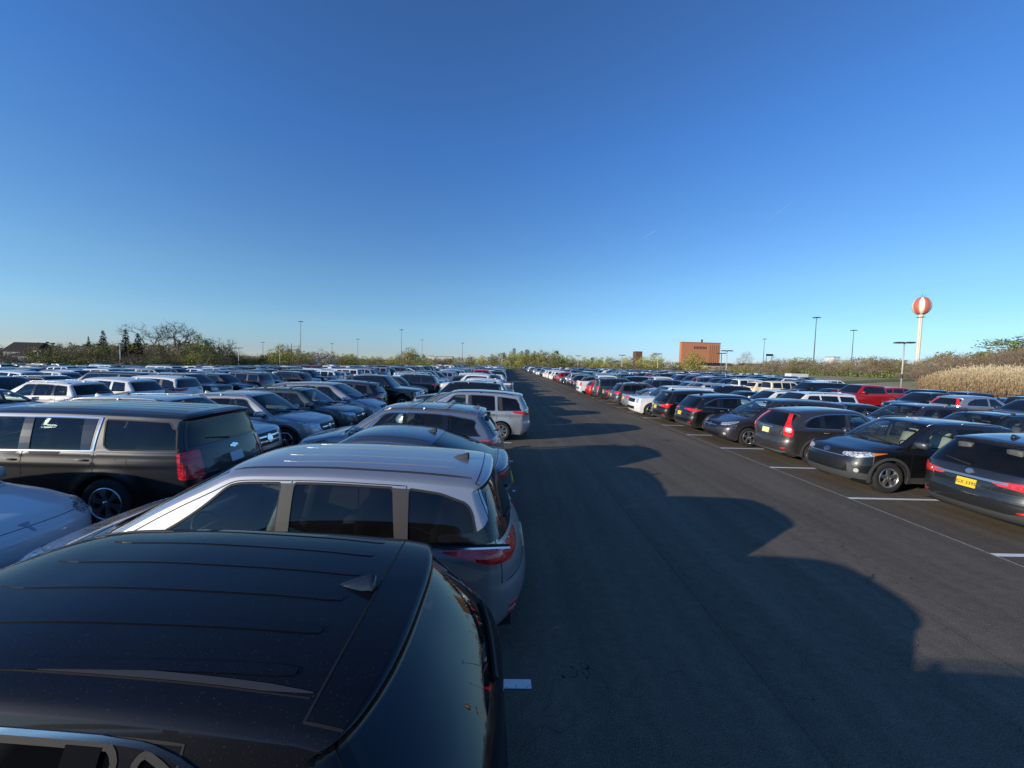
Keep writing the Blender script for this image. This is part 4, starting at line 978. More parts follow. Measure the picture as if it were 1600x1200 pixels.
scene.view_settings.view_transform='Standard'; scene.view_settings.look='None'; scene.view_settings.exposure=0; scene.view_settings.gamma=1
scene.cycles.max_bounces=8; scene.cycles.transparent_max_bounces=16; scene.cycles.caustics_reflective=False; scene.cycles.caustics_refractive=False
# ---------------------------------------------------------------- ground materials
def asphalt():
    m,nt,b=new_mat('asphalt'); L=nt.links; tc=N(nt,'ShaderNodeTexCoord'); ge=N(nt,'ShaderNodeNewGeometry')
    f=N(nt,'ShaderNodeTexNoise'); f.inputs['Scale'].default_value=85; f.inputs['Detail'].default_value=3; L.new(ge.outputs['Position'],f.inputs['Vector'])
    g=N(nt,'ShaderNodeTexNoise'); g.inputs['Scale'].default_value=.32; g.inputs['Detail'].default_value=6; g.inputs['Roughness'].default_value=.65
    mp=N(nt,'ShaderNodeMapping'); mp.inputs['Scale'].default_value=(1,.28,1); L.new(ge.outputs['Position'],mp.inputs[0]); L.new(mp.outputs[0],g.inputs['Vector'])
    st=N(nt,'ShaderNodeTexNoise'); st.inputs['Scale'].default_value=2.6; st.inputs['Detail'].default_value=3; m2=N(nt,'ShaderNodeMapping'); m2.inputs['Scale'].default_value=(1,.012,1); L.new(ge.outputs['Position'],m2.inputs[0]); L.new(m2.outputs[0],st.inputs['Vector'])
    r1=ramp(nt,[(.3,(.095,.081,.063)),(.55,(.166,.142,.110)),(.75,(.275,.24,.185))]); L.new(f.outputs['Fac'],r1.inputs['Fac'])
    r2=ramp(nt,[(.3,(.80,.80,.80)),(.7,(1.25,1.22,1.17))]); L.new(g.outputs['Fac'],r2.inputs['Fac'])
    r3=ramp(nt,[(.35,(.88,.88,.88)),(.65,(1.08,1.08,1.08))]); L.new(st.outputs['Fac'],r3.inputs['Fac'])
    a=N(nt,'ShaderNodeMix',data_type='RGBA',blend_type='MULTIPLY'); a.inputs['Factor'].default_value=1; L.new(r1.outputs[0],a.inputs['A']); L.new(r2.outputs[0],a.inputs['B'])
    c=N(nt,'ShaderNodeMix',data_type='RGBA',blend_type='MULTIPLY'); c.inputs['Factor'].default_value=1; L.new(a.outputs['Result'],c.inputs['A']); L.new(r3.outputs[0],c.inputs['B'])
    # stalls are older and browner than the fresh aisle
    sx=N(nt,'ShaderNodeSeparateXYZ'); L.new(ge.outputs['Position'],sx.inputs[0])
    gt=N(nt,'ShaderNodeMath',operation='GREATER_THAN'); gt.inputs[1].default_value=XR; L.new(sx.outputs['X'],gt.inputs[0])
    d=N(nt,'ShaderNodeMix',data_type='RGBA',blend_type='MULTIPLY'); L.new(gt.outputs[0],d.inputs['Factor']); L.new(c.outputs['Result'],d.inputs['A']); d.inputs['B'].default_value=(.93,.91,.89,1)
    mo=N(nt,'ShaderNodeTexNoise'); mo.inputs['Scale'].default_value=9; mo.inputs['Detail'].default_value=5; mo.inputs['Roughness'].default_value=.7; L.new(ge.outputs['Position'],mo.inputs['Vector']); rm=ramp(nt,[(.3,(.84,.84,.84)),(.7,(1.14,1.14,1.14))]); L.new(mo.outputs['Fac'],rm.inputs['Fac'])
    dm=N(nt,'ShaderNodeMix',data_type='RGBA',blend_type='MULTIPLY'); dm.inputs['Factor'].default_value=1; L.new(d.outputs['Result'],dm.inputs['A']); L.new(rm.outputs[0],dm.inputs['B'])
    ov=N(nt,'ShaderNodeTexVoronoi'); ov.inputs['Scale'].default_value=.42; L.new(ge.outputs['Position'],ov.inputs['Vector']); oa=N(nt,'ShaderNodeMath',operation='MULTIPLY_ADD'); oa.inputs[1].default_value=.12; L.new(mo.outputs['Fac'],oa.inputs[0]); L.new(ov.outputs['Distance'],oa.inputs[2])
    og=ramp(nt,[(.10,(.72,.72,.72)),(.20,(1,1,1))]); L.new(oa.outputs[0],og.inputs['Fac']); do_=N(nt,'ShaderNodeMix',data_type='RGBA',blend_type='MULTIPLY'); do_.inputs['Factor'].default_value=1; L.new(dm.outputs['Result'],do_.inputs['A']); L.new(og.outputs[0],do_.inputs['B']); d=do_
    # scattered grit
    v=N(nt,'ShaderNodeTexVoronoi'); v.inputs['Scale'].default_value=2.3; L.new(ge.outputs['Position'],v.inputs['Vector']); lt=N(nt,'ShaderNodeMath',operation='LESS_THAN'); lt.inputs[1].default_value=.015; L.new(v.outputs['Distance'],lt.inputs[0])
    e=N(nt,'ShaderNodeMix',data_type='RGBA'); L.new(lt.outputs[0],e.inputs['Factor']); L.new(d.outputs['Result'],e.inputs['A']); e.inputs['B'].default_value=(.16,.15,.13,1)
    vc=N(nt,'ShaderNodeTexVoronoi',feature='DISTANCE_TO_EDGE'); vc.inputs['Scale'].default_value=.16; wn=N(nt,'ShaderNodeTexNoise'); wn.inputs['Scale'].default_value=1.1; wn.inputs['Detail'].default_value=4; L.new(ge.outputs['Position'],wn.inputs['Vector'])
    va=N(nt,'ShaderNodeVectorMath',operation='MULTIPLY_ADD'); va.inputs[1].default_value=(2.2,2.2,0); L.new(wn.outputs['Color'],va.inputs[0]); L.new(ge.outputs['Position'],va.inputs[2]); L.new(va.outputs[0],vc.inputs['Vector'])
    lc=N(nt,'ShaderNodeMath',operation='LESS_THAN'); lc.inputs[1].default_value=.0003; L.new(vc.outputs['Distance'],lc.inputs[0])
    e2=N(nt,'ShaderNodeMix',data_type='RGBA'); L.new(lc.outputs[0],e2.inputs['Factor']); L.new(e.outputs['Result'],e2.inputs['A']); e2.inputs['B'].default_value=(.018,.018,.018,1)
    last=e2
    for xs_,wd_ in ((5.05,.012),(2.45,.016),(9.9,.01)):
        wv=N(nt,'ShaderNodeMath',operation='MULTIPLY_ADD'); wv.inputs[1].default_value=.10; L.new(g.outputs['Fac'],wv.inputs[0]); L.new(sx.outputs['X'],wv.inputs[2])
        cm_=N(nt,'ShaderNodeMath',operation='COMPARE'); cm_.inputs[1].default_value=xs_; cm_.inputs[2].default_value=wd_; L.new(wv.outputs[0],cm_.inputs[0])
        nx=N(nt,'ShaderNodeMix',data_type='RGBA',blend_type='MULTIPLY'); L.new(cm_.outputs[0],nx.inputs['Factor']); L.new(last.outputs['Result'],nx.inputs['A']); nx.inputs['B'].default_value=(.82,.82,.82,1); last=nx
    L.new(last.outputs['Result'],b.inputs['Base Color']); b.inputs['Roughness'].default_value=.9; b.inputs['Specular IOR Level'].default_value=.08
    bp=N(nt,'ShaderNodeBump'); bp.inputs['Strength'].default_value=.5; bp.inputs['Distance'].default_value=.006; L.new(f.outputs['Fac'],bp.inputs['Height']); L.new(bp.outputs[0],b.inputs['Normal'])
asphalt()
def noisy(name,c1,c2,scale,rough=.9,stretch=(1,1,1),detail=5,c3=None):
    m,nt,b=new_mat(name); L=nt.links; ge=N(nt,'ShaderNodeNewGeometry'); f=N(nt,'ShaderNodeTexNoise'); f.inputs['Scale'].default_value=scale; f.inputs['Detail'].default_value=detail
    mp=N(nt,'ShaderNodeMapping'); mp.inputs['Scale'].default_value=stretch; L.new(ge.outputs['Position'],mp.inputs[0]); L.new(mp.outputs[0],f.inputs['Vector'])
    st=[(.35,c1),(.65,c2)] if c3 is None else [(.32,c1),(.5,c2),(.68,c3)]
    r=ramp(nt,st); L.new(f.outputs['Fac'],r.inputs['Fac']); L.new(r.outputs[0],b.inputs['Base Color']); b.inputs['Roughness'].default_value=rough; b.inputs['Specular IOR Level'].default_value=.2
    return m
noisy('dry_grass',(.30,.22,.10),(.42,.33,.17),.25,detail=8,c3=(.16,.19,.05)); noisy('green_grass',(.10,.13,.035),(.17,.19,.06),.8,detail=8)
def paintline(name,cov,col):
    m,nt,b=new_mat(name); L=nt.links; ge=N(nt,'ShaderNodeNewGeometry'); f=N(nt,'ShaderNodeTexNoise'); f.inputs['Scale'].default_value=38; f.inputs['Detail'].default_value=6; f.inputs['Roughness'].default_value=.7; L.new(ge.outputs['Position'],f.inputs['Vector'])
    r=ramp(nt,[(cov-.05,(1,1,1)),(cov+.05,(0,0,0))]); L.new(f.outputs['Fac'],r.inputs['Fac'])
    mx=N(nt,'ShaderNodeMix',data_type='RGBA'); L.new(r.outputs[0],mx.inputs['Factor']); mx.inputs['A'].default_value=(.05,.05,.05,1); mx.inputs['B'].default_value=(*col,1); L.new(mx.outputs['Result'],b.inputs['Base Color']); b.inputs['Roughness'].default_value=.75
paintline('line_paint',.63,(.84,.84,.82)); paintline('joint_line',.56,(.42,.40,.37))
# ---------------------------------------------------------------- ground sheets
def sheet(name,xs,ys,zoff,mat,mask=None):
    V=[];F=[];n=len(xs)
    for y in ys:
        for x in xs: V.append((x,y,ground_z(x,y)+zoff))
    for j in range(len(ys)-1):
        for i in range(n-1):
            if mask and not mask((xs[i]+xs[i+1])/2,(ys[j]+ys[j+1])/2): continue
            F.append((j*n+i,j*n+i+1,(j+1)*n+i+1,(j+1)*n+i))
    o=obj(name,mesh(name,V,F,mat,False)); tag(o,kind='structure'); return o
xs=[-20000,-3000,-600,-300,-200]+list(np.arange(-160,181,5.0))+[220,300,600,3000,20000]; ys=[-3000,-300,-60]+list(np.arange(-30,261,5.0))+[300,400,600,3000,30000]
sheet('ground',xs,ys,-.03,'dry_grass')
xs=list(np.arange(-140,125.1,2.5)); ys=[-40,-20]+list(np.arange(-10,212.6,2.5))
sheet('parking_lot',xs,ys,0,'asphalt',lambda x,y:x<lot_xmax(y)+2.5 and y<lot_ymax(x)+6)
sheet('lawn_strip',list(np.arange(60,170,5.0)),list(np.arange(86,100,2.5)),.02,'green_grass',lambda x,y:x>lot_xmax(y)+4)
# markings
PITCH=17.86
rows=[]   # (name, x_open(aisle edge), direction into stall (+1/-1))
for n in range(0,8):
    side='left'; base=XL-n*PITCH; rows.append((side,2*n+1,base,-1)); rows.append((side,2*n+2,base-10.5,1))
for n in range(0,6):
    side='right'; base=XR+n*PITCH; rows.append((side,2*n+1,base,1)); rows.append((side,2*n+2,base+10.5,-1))
mk=MB()
def flat(mb,x0,x1,y0,y1,z=.005,m=0):
    mb.add([(x0,y0,ground_z(x0,y0)+z),(x1,y0,ground_z(x1,y0)+z),(x1,y1,ground_z(x1,y1)+z),(x0,y1,ground_z(x0,y1)+z)],[(0,1,2,3)],m)
for side,n,xo,dr in rows:
    for k in range(-4,40):
        y=Y0+k*SW
        if abs(xo)>60 or y>lot_ymax(xo): continue
        a,b=sorted((xo,xo+dr*5.0)); flat(mk,a,b,y-.05,y+.05)
mk.build('parking_lines',['line_paint']).__setitem__('kind','structure')
mk=MB()
for q in range(60): flat(mk,XR-.016,XR+.018,-12+q*3.5,-12+q*3.5+3.5,.0045)
mk.build('pavement_joint','joint_line').__setitem__('kind','structure')
# ---------------------------------------------------------------- cars
TEMPL={}
def kids(o): return [c for c in KID.get(o.name,[])]
KID={}
def index_kids():
    KID.clear()
    for o in bpy.data.objects:
        if o.parent: KID.setdefault(o.parent.name,[]).append(o)
def copy_tree(o,parent=None):
    c=o.copy(); COL.objects.link(c)
    if parent is not None: c.parent=parent
    for ch in kids(o): copy_tree(ch,c)
    return c
def recolour(o,m):
    if '_p' in o:
        o.material_slots[0].link='OBJECT'; o.material_slots[0].material=MATS[m]
    for ch in kids(o): recolour(ch,m)
THING={'sedan':'parked_sedan','pickup':'pickup_truck','minivan':'minivan','minivan_old':'minivan','hatch':'hatchback','wagon':'station_wagon','fastback':'fastback_car','smooth_sedan':'parked_sedan'}
def place(t,lod,colour,x,y,rz,label,group='cars parked in the lot'):
    key=(t,lod); first=key not in TEMPL
    if first:
        c=CarT(THING.get(t,'parked_suv'),T[t],lod,colour); TEMPL[key]=c; root=c.root; index_kids()
    else:
        root=copy_tree(TEMPL[key].root); index_kids_add(root)
    root.location=(x,y,ground_z(x,y)); root.rotation_euler=(0,0,rz)
    recolour(root,'paint_'+colour)
    tag(root,label,{'pickup':'pickup truck','minivan':'minivan','minivan_old':'minivan','sedan':'sedan','smooth_sedan':'sedan','hatch':'hatchback','wagon':'station wagon','fastback':'car'}.get(t,'SUV'),group)
    return TEMPL[key] if first else None,root
def index_kids_add(root): index_kids_one(root)
def index_kids_one(o):
    for c in o.children: KID.setdefault(o.name,[]).append(c); index_kids_one(c)
ONES=['','first','second','third','fourth','fifth','sixth','seventh','eighth','ninth','tenth','eleventh','twelfth','thirteenth','fourteenth','fifteenth','sixteenth','seventeenth','eighteenth','nineteenth']
TENS={2:'twent',3:'thirt',4:'fort',5:'fift',6:'sixt',7:'sevent',8:'eight',9:'ninet'}
def ordn(n):
    if n<20: return ONES[n]
    t,o=divmod(n,10); return TENS[t]+('ieth' if o==0 else 'y-'+ONES[o])
# hand placed cars: (side,row,slot): (type, colour, nose 'in'/'out', extra x shift out of the stall, label or None, dy)
HAND={
('left',1,-3):('minivan_old','dark_grey','in',0,'dark grey minivan parked just behind the camera, only its shadow in view',.25),
('left',1,-2):('crossover','black_dusty','in',-.10,'glossy black crossover with dusty ribbed roof, nearest the camera at lower left',0),
('left',1,-1):('minivan','silver','in',.12,'silver minivan with shark fin antenna, directly behind the nearest black crossover',-.06),
('left',1,0):('fastback','blue_grey','in',.03,'blue grey fastback with long sloping tail between silver minivan and silver crossover',0),
('left',1,1):('crossover_long','mid_grey','in',-.12,'grey crossover with silver roof rails and two roof bars beside an empty stall',.0),
('left',1,3):('minivan_old','light_silver','in',.85,'light silver minivan with black roof rails sticking out into the aisle',0),
('left',1,4):('sedan','champagne','in',-.2,None,0),('left',1,5):('suv_old','black','in',-.1,None,0),('left',1,6):('sedan','white','in',.25,None,0),('left',1,7):('suv','white','in',.2,None,0),('left',1,8):('suv_mid','white','in',.1,None,0),('left',1,9):('pickup','white','in',.6,'white pickup truck with bed toward the aisle, ninth in the row left of it',0),
('left',2,-1):('smooth_sedan','white','in',.02,'white electric sedan at the left edge, only its smooth front hood in view',.05),
('left',2,0):('suv_xl','black','out',.40,'long black SUV with chrome window frame and dark tinted rear glass',.02),
('left',2,1):('suv_lux','light_silver','in',.6,'silver SUV with large barred grille, its nose just behind the long black SUV',0),
('left',2,2):('suv','silver','in',.0,'silver SUV with curved hood facing the aisle, beside the greenish wagon',0),
('left',2,3):('wagon','green_grey','in',.1,'greenish grey wagon with round headlight facing the aisle among silver cars',0),
('left',2,4):('minivan','silver','in',.3,'silver minivan facing right, next to the purplish grey SUV',0),
('left',2,5):('suv_mid','purple_grey','out',.9,'purplish grey SUV showing its tail lamp, behind the silver minivan facing right',0),
('left',2,6):('pickup','black','in',.4,None,0),('left',2,7):('suv_old','grey','in',.3,None,0),
('left',3,3):('sedan','light_silver','out',.5,'light silver sedan with raked windshield at the left edge, beyond the white hood',0),
('left',3,4):('suv','white','in',0,'white SUV with dark tailgate glass, nearest of three white SUVs at left',0),
('left',3,5):('suv_mid','white','in',0,'white SUV, middle of the three white SUVs at left',0),
('left',3,6):('minivan','white','in',0,'white minivan with three side windows, farthest of the white trio at left',0),
('left',3,2):('suv','white','out',-.3,None,0),
('right',1,0):('suv_mid','dark_grey','in',-.88,'dark grey SUV with yellow plate and chrome tailgate strip at the right edge',0),
('right',1,1):('rav','black','out',-.30,'black SUV with grey lower bumper, light interior and amber-tipped headlights',0),
('right',1,2):('suv_curvy','brown_grey','in',-.5,'brownish grey SUV with tall red tail lamps beside its rear window',0),
('right',1,3):('minivan','purple_grey','out',-.1,'dark minivan with yellow front plate between two rear-facing SUVs',0),
('right',1,4):('suv_sharp','black','in',-.05,'black crossover with yellow rear plate, beside the dark nose-out minivan',0),
('right',1,5):('suv_mid','black','in',.05,None,0),('right',1,6):('suv_boxy','white','out',.5,'white boxy SUV facing the aisle, squeezed between a black SUV and silver sedan',0),
('right',1,7):('sedan','silver','in',.15,None,0),('right',1,8):('suv','grey','in',.25,None,0),('right',1,9):('sedan','dark_grey','in',.15,None,0),('right',1,10):('suv_old','grey','in',.35,None,0),
('right',1,11):('hatch','red','in',.45,'bright red hatchback beside the white pickup in the row right of the aisle',0),('right',1,12):('pickup','white','in',.8,'white pickup truck whose bed sticks out into the aisle beside the red hatchback',0),
('right',1,13):('suv','dark_grey','in',.1,None,0),('right',1,14):('sedan','navy','in',.2,None,0),
('right',2,2):('wagon','black','in',.0,'black wagon with roof bars behind the black SUV with amber-tipped headlights',0),
('right',2,3):('suv','purple_grey','in',.1,None,0),('right',2,4):('sedan','dark_grey','in',.0,None,0),('right',2,5):('suv_boxy','white','in',.1,'white roofed boxy SUV in the second row right of the aisle',0),
('right',2,6):('suv','white','in',.0,None,0),('right',2,7):('sedan','black','in',0,None,0),
('right',3,7):('suv','black','out',.3,None,0),('right',3,9):('pickup','red','out',.1,'bright red pickup truck standing out among the dark cars at right',0),
('right',3,10):('sedan','maroon','out',.1,None,0),('right',3,12):('suv_old','cream','in',.1,'cream boxy SUV with a red mark on its tailgate',0),('right',3,13):('suv','cream','in',.1,None,0),
}
EMPTY={('right',3,8),('left',1,2),('left',1,-4),('right',1,-1),('right',1,-2)}
LOD0={('left',1,k) for k in range(-2,5)}|{('left',2,k) for k in range(-1,6)}|{('right',1,k) for k in range(0,9)}|{('right',2,k) for k in (2,3,4)}|{('left',3,3),('left',3,4)}
TYP=['suv','suv_mid','suv_lux','crossover_long','suv_sharp','suv_curvy','minivan','minivan_old','sedan','hatch','wagon','suv_boxy','suv_old','pickup','suv_xl','fastback']
TW=[.17,.11,.05,.06,.06,.06,.07,.05,.17,.03,.05,.03,.03,.03,.02,.01]
COLS=['black','white','silver','grey','dark_grey','light_silver','blue_grey','navy','red','maroon','champagne','brown_grey','blue','green_grey','purple_grey']
CW=[.24,.15,.09,.13,.12,.04,.05,.06,.018,.02,.02,.02,.012,.015,.018]
rr=random.Random(11); slots=[]
for side,n,xo,dr in rows:
    order=0
    for k in range(-5,78):
        yc=Y0+(k+.5)*SW; x=xo+dr*2.6
        if yc>lot_ymax(x) or x+3>lot_xmax(yc) : continue
        if (side,n,k) in EMPTY: continue
        h=HAND.get((side,n,k)); rnd=(rr.random(),rr.choices(TYP,TW)[0],rr.choices(COLS,CW)[0],rr.random(),rr.uniform(-.35,.25),rr.uniform(-.12,.12))
        if h is None and rnd[0]<.025: continue
        p=px_of(x,yc,1.0)
        t,c,nose,sh,lab,dy=h if h else (rnd[1],rnd[2],'in' if rnd[3]<.52 else 'out',rnd[4]*1.0,None,rnd[5])
        if p is None and not (yc>-8 and x<1): continue
        vis=p is not None and -90<p[0]<1690
        if not vis and not (side=='left' and n==1 and k in(-5,)) : 
            if not(side=='left' and n<=2 and k>=-4): continue
        order+=1
        slots.append(dict(side=side,n=n,k=k,x=xo,dr=dr,y=yc+dy,t=t,c=c,nose=nose,sh=sh,lab=lab,order=order,d=math.hypot(x,yc),key=(side,n,k),vis=vis))
# the cars behind the camera that only throw their shadow into the frame
slots.sort(key=lambda s:s['d'])
NIND=300; far=[]
def pose(s):
    L=T[s['t']]['L']; into=s['dr']; xc=s['x']+into*(L/2+.12-s['sh']); out=1 if s['nose']=='out' else -1
    # nose out: front points against 'into'
    fx=-into*out; return xc,s['y'],0.0 if fx>0 else math.pi
first_of={}
for i,s in enumerate(slots[:NIND]):
    lod=0 if s['key'] in LOD0 else (1 if s['d']<46 else 2)
    x,y,rz=pose(s)
    if rr.random()<.8 and s['key'] not in HAND: rz+=rr.uniform(-.018,.018)
    lab=s['lab'] or f"{s['c'].replace('_',' ')} {TYPENAME[s['t']]} nose {s['nose']}, {ordn(s['order'])} in the {ordn(s['n'])} row {s['side']} of the aisle"
    tmpl,root=place(s['t'],lod,s['c'],x,y,rz,lab); first_of[s['key']]=(root,TEMPL[(s['t'],lod)])
for o in bpy.data.objects:
    if '_p' in o: del o['_p']
# distant mass of cars: one mesh
flat_t={}
VV=[];FF=[];MM=[];pal=['paint_'+c for c in ('black','white','silver','grey','dark_grey','light_silver','blue_grey','navy','red','maroon')]+['glass_dark','tyre','mudliner']; off=0
for s in slots[NIND:]:
    if not s['vis']: continue
    t=s['t'] if s['t'] in('suv','suv_mid','sedan','minivan','pickup','suv_boxy','wagon') else 'suv'
    if t not in flat_t: flat_t[t]=CarT('x',T[t],3,'black').flat
    x,y,rz=pose(s); ca,sa=(1,0) if abs(rz)<.1 else (-1,0); z=ground_z(x,y); pc='paint_'+s['c']
    if pc not in pal: pc='paint_grey'
    for V,F,m,sm in flat_t[t]:
        V2=np.stack([V[:,0]*ca+x,V[:,1]*ca+y,V[:,2]+z],1); mi=pal.index(pc if m.startswith('paint') else m); b=off; VV.append(V2); FF+=[tuple(i+b for i in f) for f in F]; MM+=[mi]*len(F); off+=len(V)
if VV:
    o=obj('distant_cars',mesh('distant_cars',np.concatenate(VV),FF,pal,True,MM)); tag(o,'dense mass of distant parked cars filling the far end of the lot','cars',None,'stuff')
print('CARS',len(slots),'individual',min(NIND,len(slots)))

r_,t_=first_of[('right',1,0)]; t_.extra_text('JGX 3395','rear',0,.785,.085,'plate_ink',.020,r_)
# ---------------------------------------------------------------- vegetation
def leafmat(name,c1,c2,c3,trans=.25):
    m,nt,b=new_mat(name); L=nt.links; ge=N(nt,'ShaderNodeNewGeometry'); oi=N(nt,'ShaderNodeObjectInfo')
    f=N(nt,'ShaderNodeTexNoise'); f.inputs['Scale'].default_value=.55; f.inputs['Detail'].default_value=4; L.new(ge.outputs['Position'],f.inputs['Vector'])
    r=ramp(nt,[(.33,c1),(.5,c2),(.67,c3)]); L.new(f.outputs['Fac'],r.inputs['Fac'])
    hs=N(nt,'ShaderNodeHueSaturation'); mr=N(nt,'ShaderNodeMapRange'); mr.inputs['To Min'].default_value=.75; mr.inputs['To Max'].default_value=1.3; L.new(oi.outputs['Random'],mr.inputs['Value']); L.new(mr.outputs[0],hs.inputs['Value']); L.new(r.outputs[0],hs.inputs['Color'])
    L.new(hs.outputs[0],b.inputs['Base Color']); b.inputs['Roughness'].default_value=.8; b.inputs['Specular IOR Level'].default_value=.15
leafmat('leaf_olive',(.13,.125,.045),(.235,.22,.08),(.34,.31,.12)); leafmat('leaf_green',(.07,.10,.03),(.14,.18,.05),(.22,.26,.08))
leafmat('leaf_dark',(.035,.045,.02),(.065,.08,.034),(.10,.115,.05)); leafmat('leaf_yellow',(.25,.24,.05),(.38,.36,.085),(.48,.45,.14))
leafmat('leaf_brown',(.14,.105,.075),(.23,.175,.12),(.32,.25,.175)); leafmat('blossom',(.22,.2,.17),(.36,.33,.29),(.5,.47,.42))
leafmat('leaf_conifer',(.008,.014,.009),(.014,.024,.014),(.022,.034,.02)); leafmat('bark',(.06,.048,.038),(.10,.082,.066),(.15,.125,.10))
def limbs(mb,h,spread,depth,rs,ang=.55,r0=None,trunk=.35,tips=None,rmin=.02):
    r0=r0 or h*.022
    def grow(p,d,l,r,k):
        pts=[p];q=p;dd=d;r=max(r,rmin)
        for i in range(3):
            dd=(dd+Vector((rs.gauss(0,.13),rs.gauss(0,.13),rs.gauss(.03,.06)))).normalized(); q=q+dd*l/3; pts.append(q)
        mb.tube(pts,[r,r*.88,r*.76,r*.64],5 if k<2 else 3,cap=False)
        if k>=depth:
            if tips is not None: tips.append(q)
            return
        n=rs.choice((2,3)) if k else rs.choice((3,4))
        for i in range(n):
            a=rs.uniform(0,2*math.pi); t=rs.uniform(.6,1.25)*ang; o=dd.orthogonal().normalized(); o.rotate(Matrix.Rotation(a,3,dd)); nd=(dd*math.cos(t)+o*math.sin(t)*spread).normalized()
            grow(q if i or k==0 else pts[2],nd,l*rs.uniform(.62,.85),r*rs.uniform(.5,.66),k+1)
    grow(Vector((0,0,0)),Vector((0,0,1)),h*trunk,r0,0)
def crown(kind,h,wd,n,size,rs,base=.15,tw=0,tips=None):
    """n leaf faces in clumps through the crown volume"""
    nc=max(8,n//45); V=[];F=[]
    cl=[]
    for _ in range(nc):
        while True:
            x,y,z=rs.uniform(-1,1),rs.uniform(-1,1),rs.uniform(0,1)
            rad=math.sin(min(1,(z*.93+.07))**.75*math.pi)**.6 if kind!='conifer' else (1-z)*.95+.03
            q=math.hypot(x,y)
            if q<rad and rs.random()<.25+.75*q/max(rad,.1): break
        cl.append((Vector((x*wd/2,y*wd/2,h*(base+(1-base)*z))),rs.uniform(.5,1.25)))
    if kind=='conifer':
        for i in range(n):
            z=1-rs.random()**.55; z=max(.06,z); tier=(z*9)%1; rad=wd/2*((1-z)**.85)*(.55+.45*(1-tier))*rs.uniform(.55,1.05); a=rs.uniform(0,6.28)+math.sin(z*40)*.5
            if rs.random()<.35 and math.sin(a*3+z*17)>.4: continue
            p=Vector((rad*math.cos(a),rad*math.sin(a),h*z-rad*.22)); s1=size*rs.uniform(.6,1.3); d=Vector((math.cos(a),math.sin(a),-.35)); o=Vector((-math.sin(a),math.cos(a),rs.uniform(-.4,.4))); b=len(V); V+=[p-o*s1*.4,p+d*s1*.7,p+o*s1*.4,p-d*s1*.3]; F.append((b,b+1,b+2,b+3))
        return V,F
    if kind=='bare':
        for i in range(n):
            p=rs.choice(tips); d=Vector((rs.gauss(0,1),rs.gauss(0,1),rs.gauss(.4,.7))).normalized(); l=rs.uniform(.5,1.6); o=d.orthogonal().normalized()*.02; o.rotate(Matrix.Rotation(rs.uniform(0,6.28),3,d)); b=len(V); V+=[p-o,p+o,p+d*l]; F.append((b,b+1,b+2))
        return V,F
    for i in range(n):
        c,s=rs.choice(cl); sp=wd*.085*s
        p=c+Vector((rs.gauss(0,sp),rs.gauss(0,sp),rs.gauss(0,sp*(.75 if kind!='conifer' else .3))))
        if p.z<.15: p.z=rs.uniform(.15,1)
        if tw and rs.random()<tw:
            d=(p-Vector((0,0,h*.3))).normalized()+Vector((rs.gauss(0,.35),rs.gauss(0,.35),rs.gauss(.25,.3))); d.normalize(); l=rs.uniform(.5,1.5); o=d.orthogonal().normalized()*.022; o.rotate(Matrix.Rotation(rs.uniform(0,6.28),3,d))
            b=len(V); V+=[p-o,p+o,p+d*l]; F.append((b,b+1,b+2))
        else:
            a=Vector((rs.gauss(0,1),rs.gauss(0,1),rs.gauss(0,1))).normalized(); o=a.orthogonal().normalized(); q=a.cross(o); s1=size*rs.uniform(.6,1.4); b=len(V)
            V+=[p-o*s1*.5,p+q*s1*.36,p+o*s1*.5,p-q*s1*.36]; F.append((b,b+1,b+2,b+3))
    return V,F
TREES={}
def tree_t(name,kind,h,wd,n,size,mat,seed,depth=3,tw=0,trunk=.33,base=.15,ang=.6,spread=1.0):
    rs=random.Random(seed); mb=MB()
    tips=[]; limbs(mb,h*.86,spread,depth,rs,ang,trunk=trunk,tips=tips,rmin=.03)
    if kind=='conifer': mb=MB(); mb.tube([(0,0,0),(0,0,h*.5),(0,0,h*.97)],[h*.02,h*.012,.02],5)
    tm=mb.me('trunk',['bark'],True); V,F=crown(kind,h,wd,n,size,rs,base,tw,tips); cm=mesh('crown',V,F,mat,False) if n else None
    zs=[v.co.z for v in tm.vertices]+([v.co.z for v in cm.vertices] if cm else []); zs.sort(); TREES[name]=(tm,cm,zs[int(len(zs)*.997)])
tree_t('olive0','bud',9,8,2600,.34,'leaf_olive',1,tw=.25); tree_t('olive1','bud',9,7,2400,.32,'leaf_olive',2,tw=.3); tree_t('green0','bud',9,7.5,2800,.34,'leaf_green',3,tw=.1)
tree_t('yellow0','bud',8,8,2400,.32,'leaf_yellow',4,tw=.15); tree_t('brown0','bud',8,8.5,2600,.22,'leaf_brown',5,tw=.75,base=.08); tree_t('brown1','bud',7,9,2600,.2,'leaf_brown',6,tw=.8,base=.05)
tree_t('dark0','bud',9,8,3000,.34,'leaf_dark',7,tw=.1,base=.05); tree_t('con0','conifer',13,6,2400,.5,'leaf_conifer',8); tree_t('bloss0','bud',8,8,2200,.3,'blossom',9,tw=.05)
tree_t('brown2','bud',6,8,2400,.2,'leaf_brown',12,tw=.7,base=.02,trunk=.25)
tree_t('oak','bare',15,15,700,.1,'bark',22,depth=5,tw=1.0,trunk=.25,ang=.75,base=.42,spread=1.25); tree_t('oak1','bare',13,12,500,.1,'bark',23,depth=5,tw=1.0,trunk=.27,ang=.7,base=.4,spread=1.1)
TL={'olive':('olive leafed tree','tree'),'green':('fresh green tree','tree'),'yellow':('yellow green spring tree','tree'),'brown':('bare twiggy brown tree','tree'),'dark':('dark green bushy tree','tree'),'con':('dark conifer','conifer'),'bloss':('pale blossoming tree','tree'),'oak':('large bare oak','tree')}
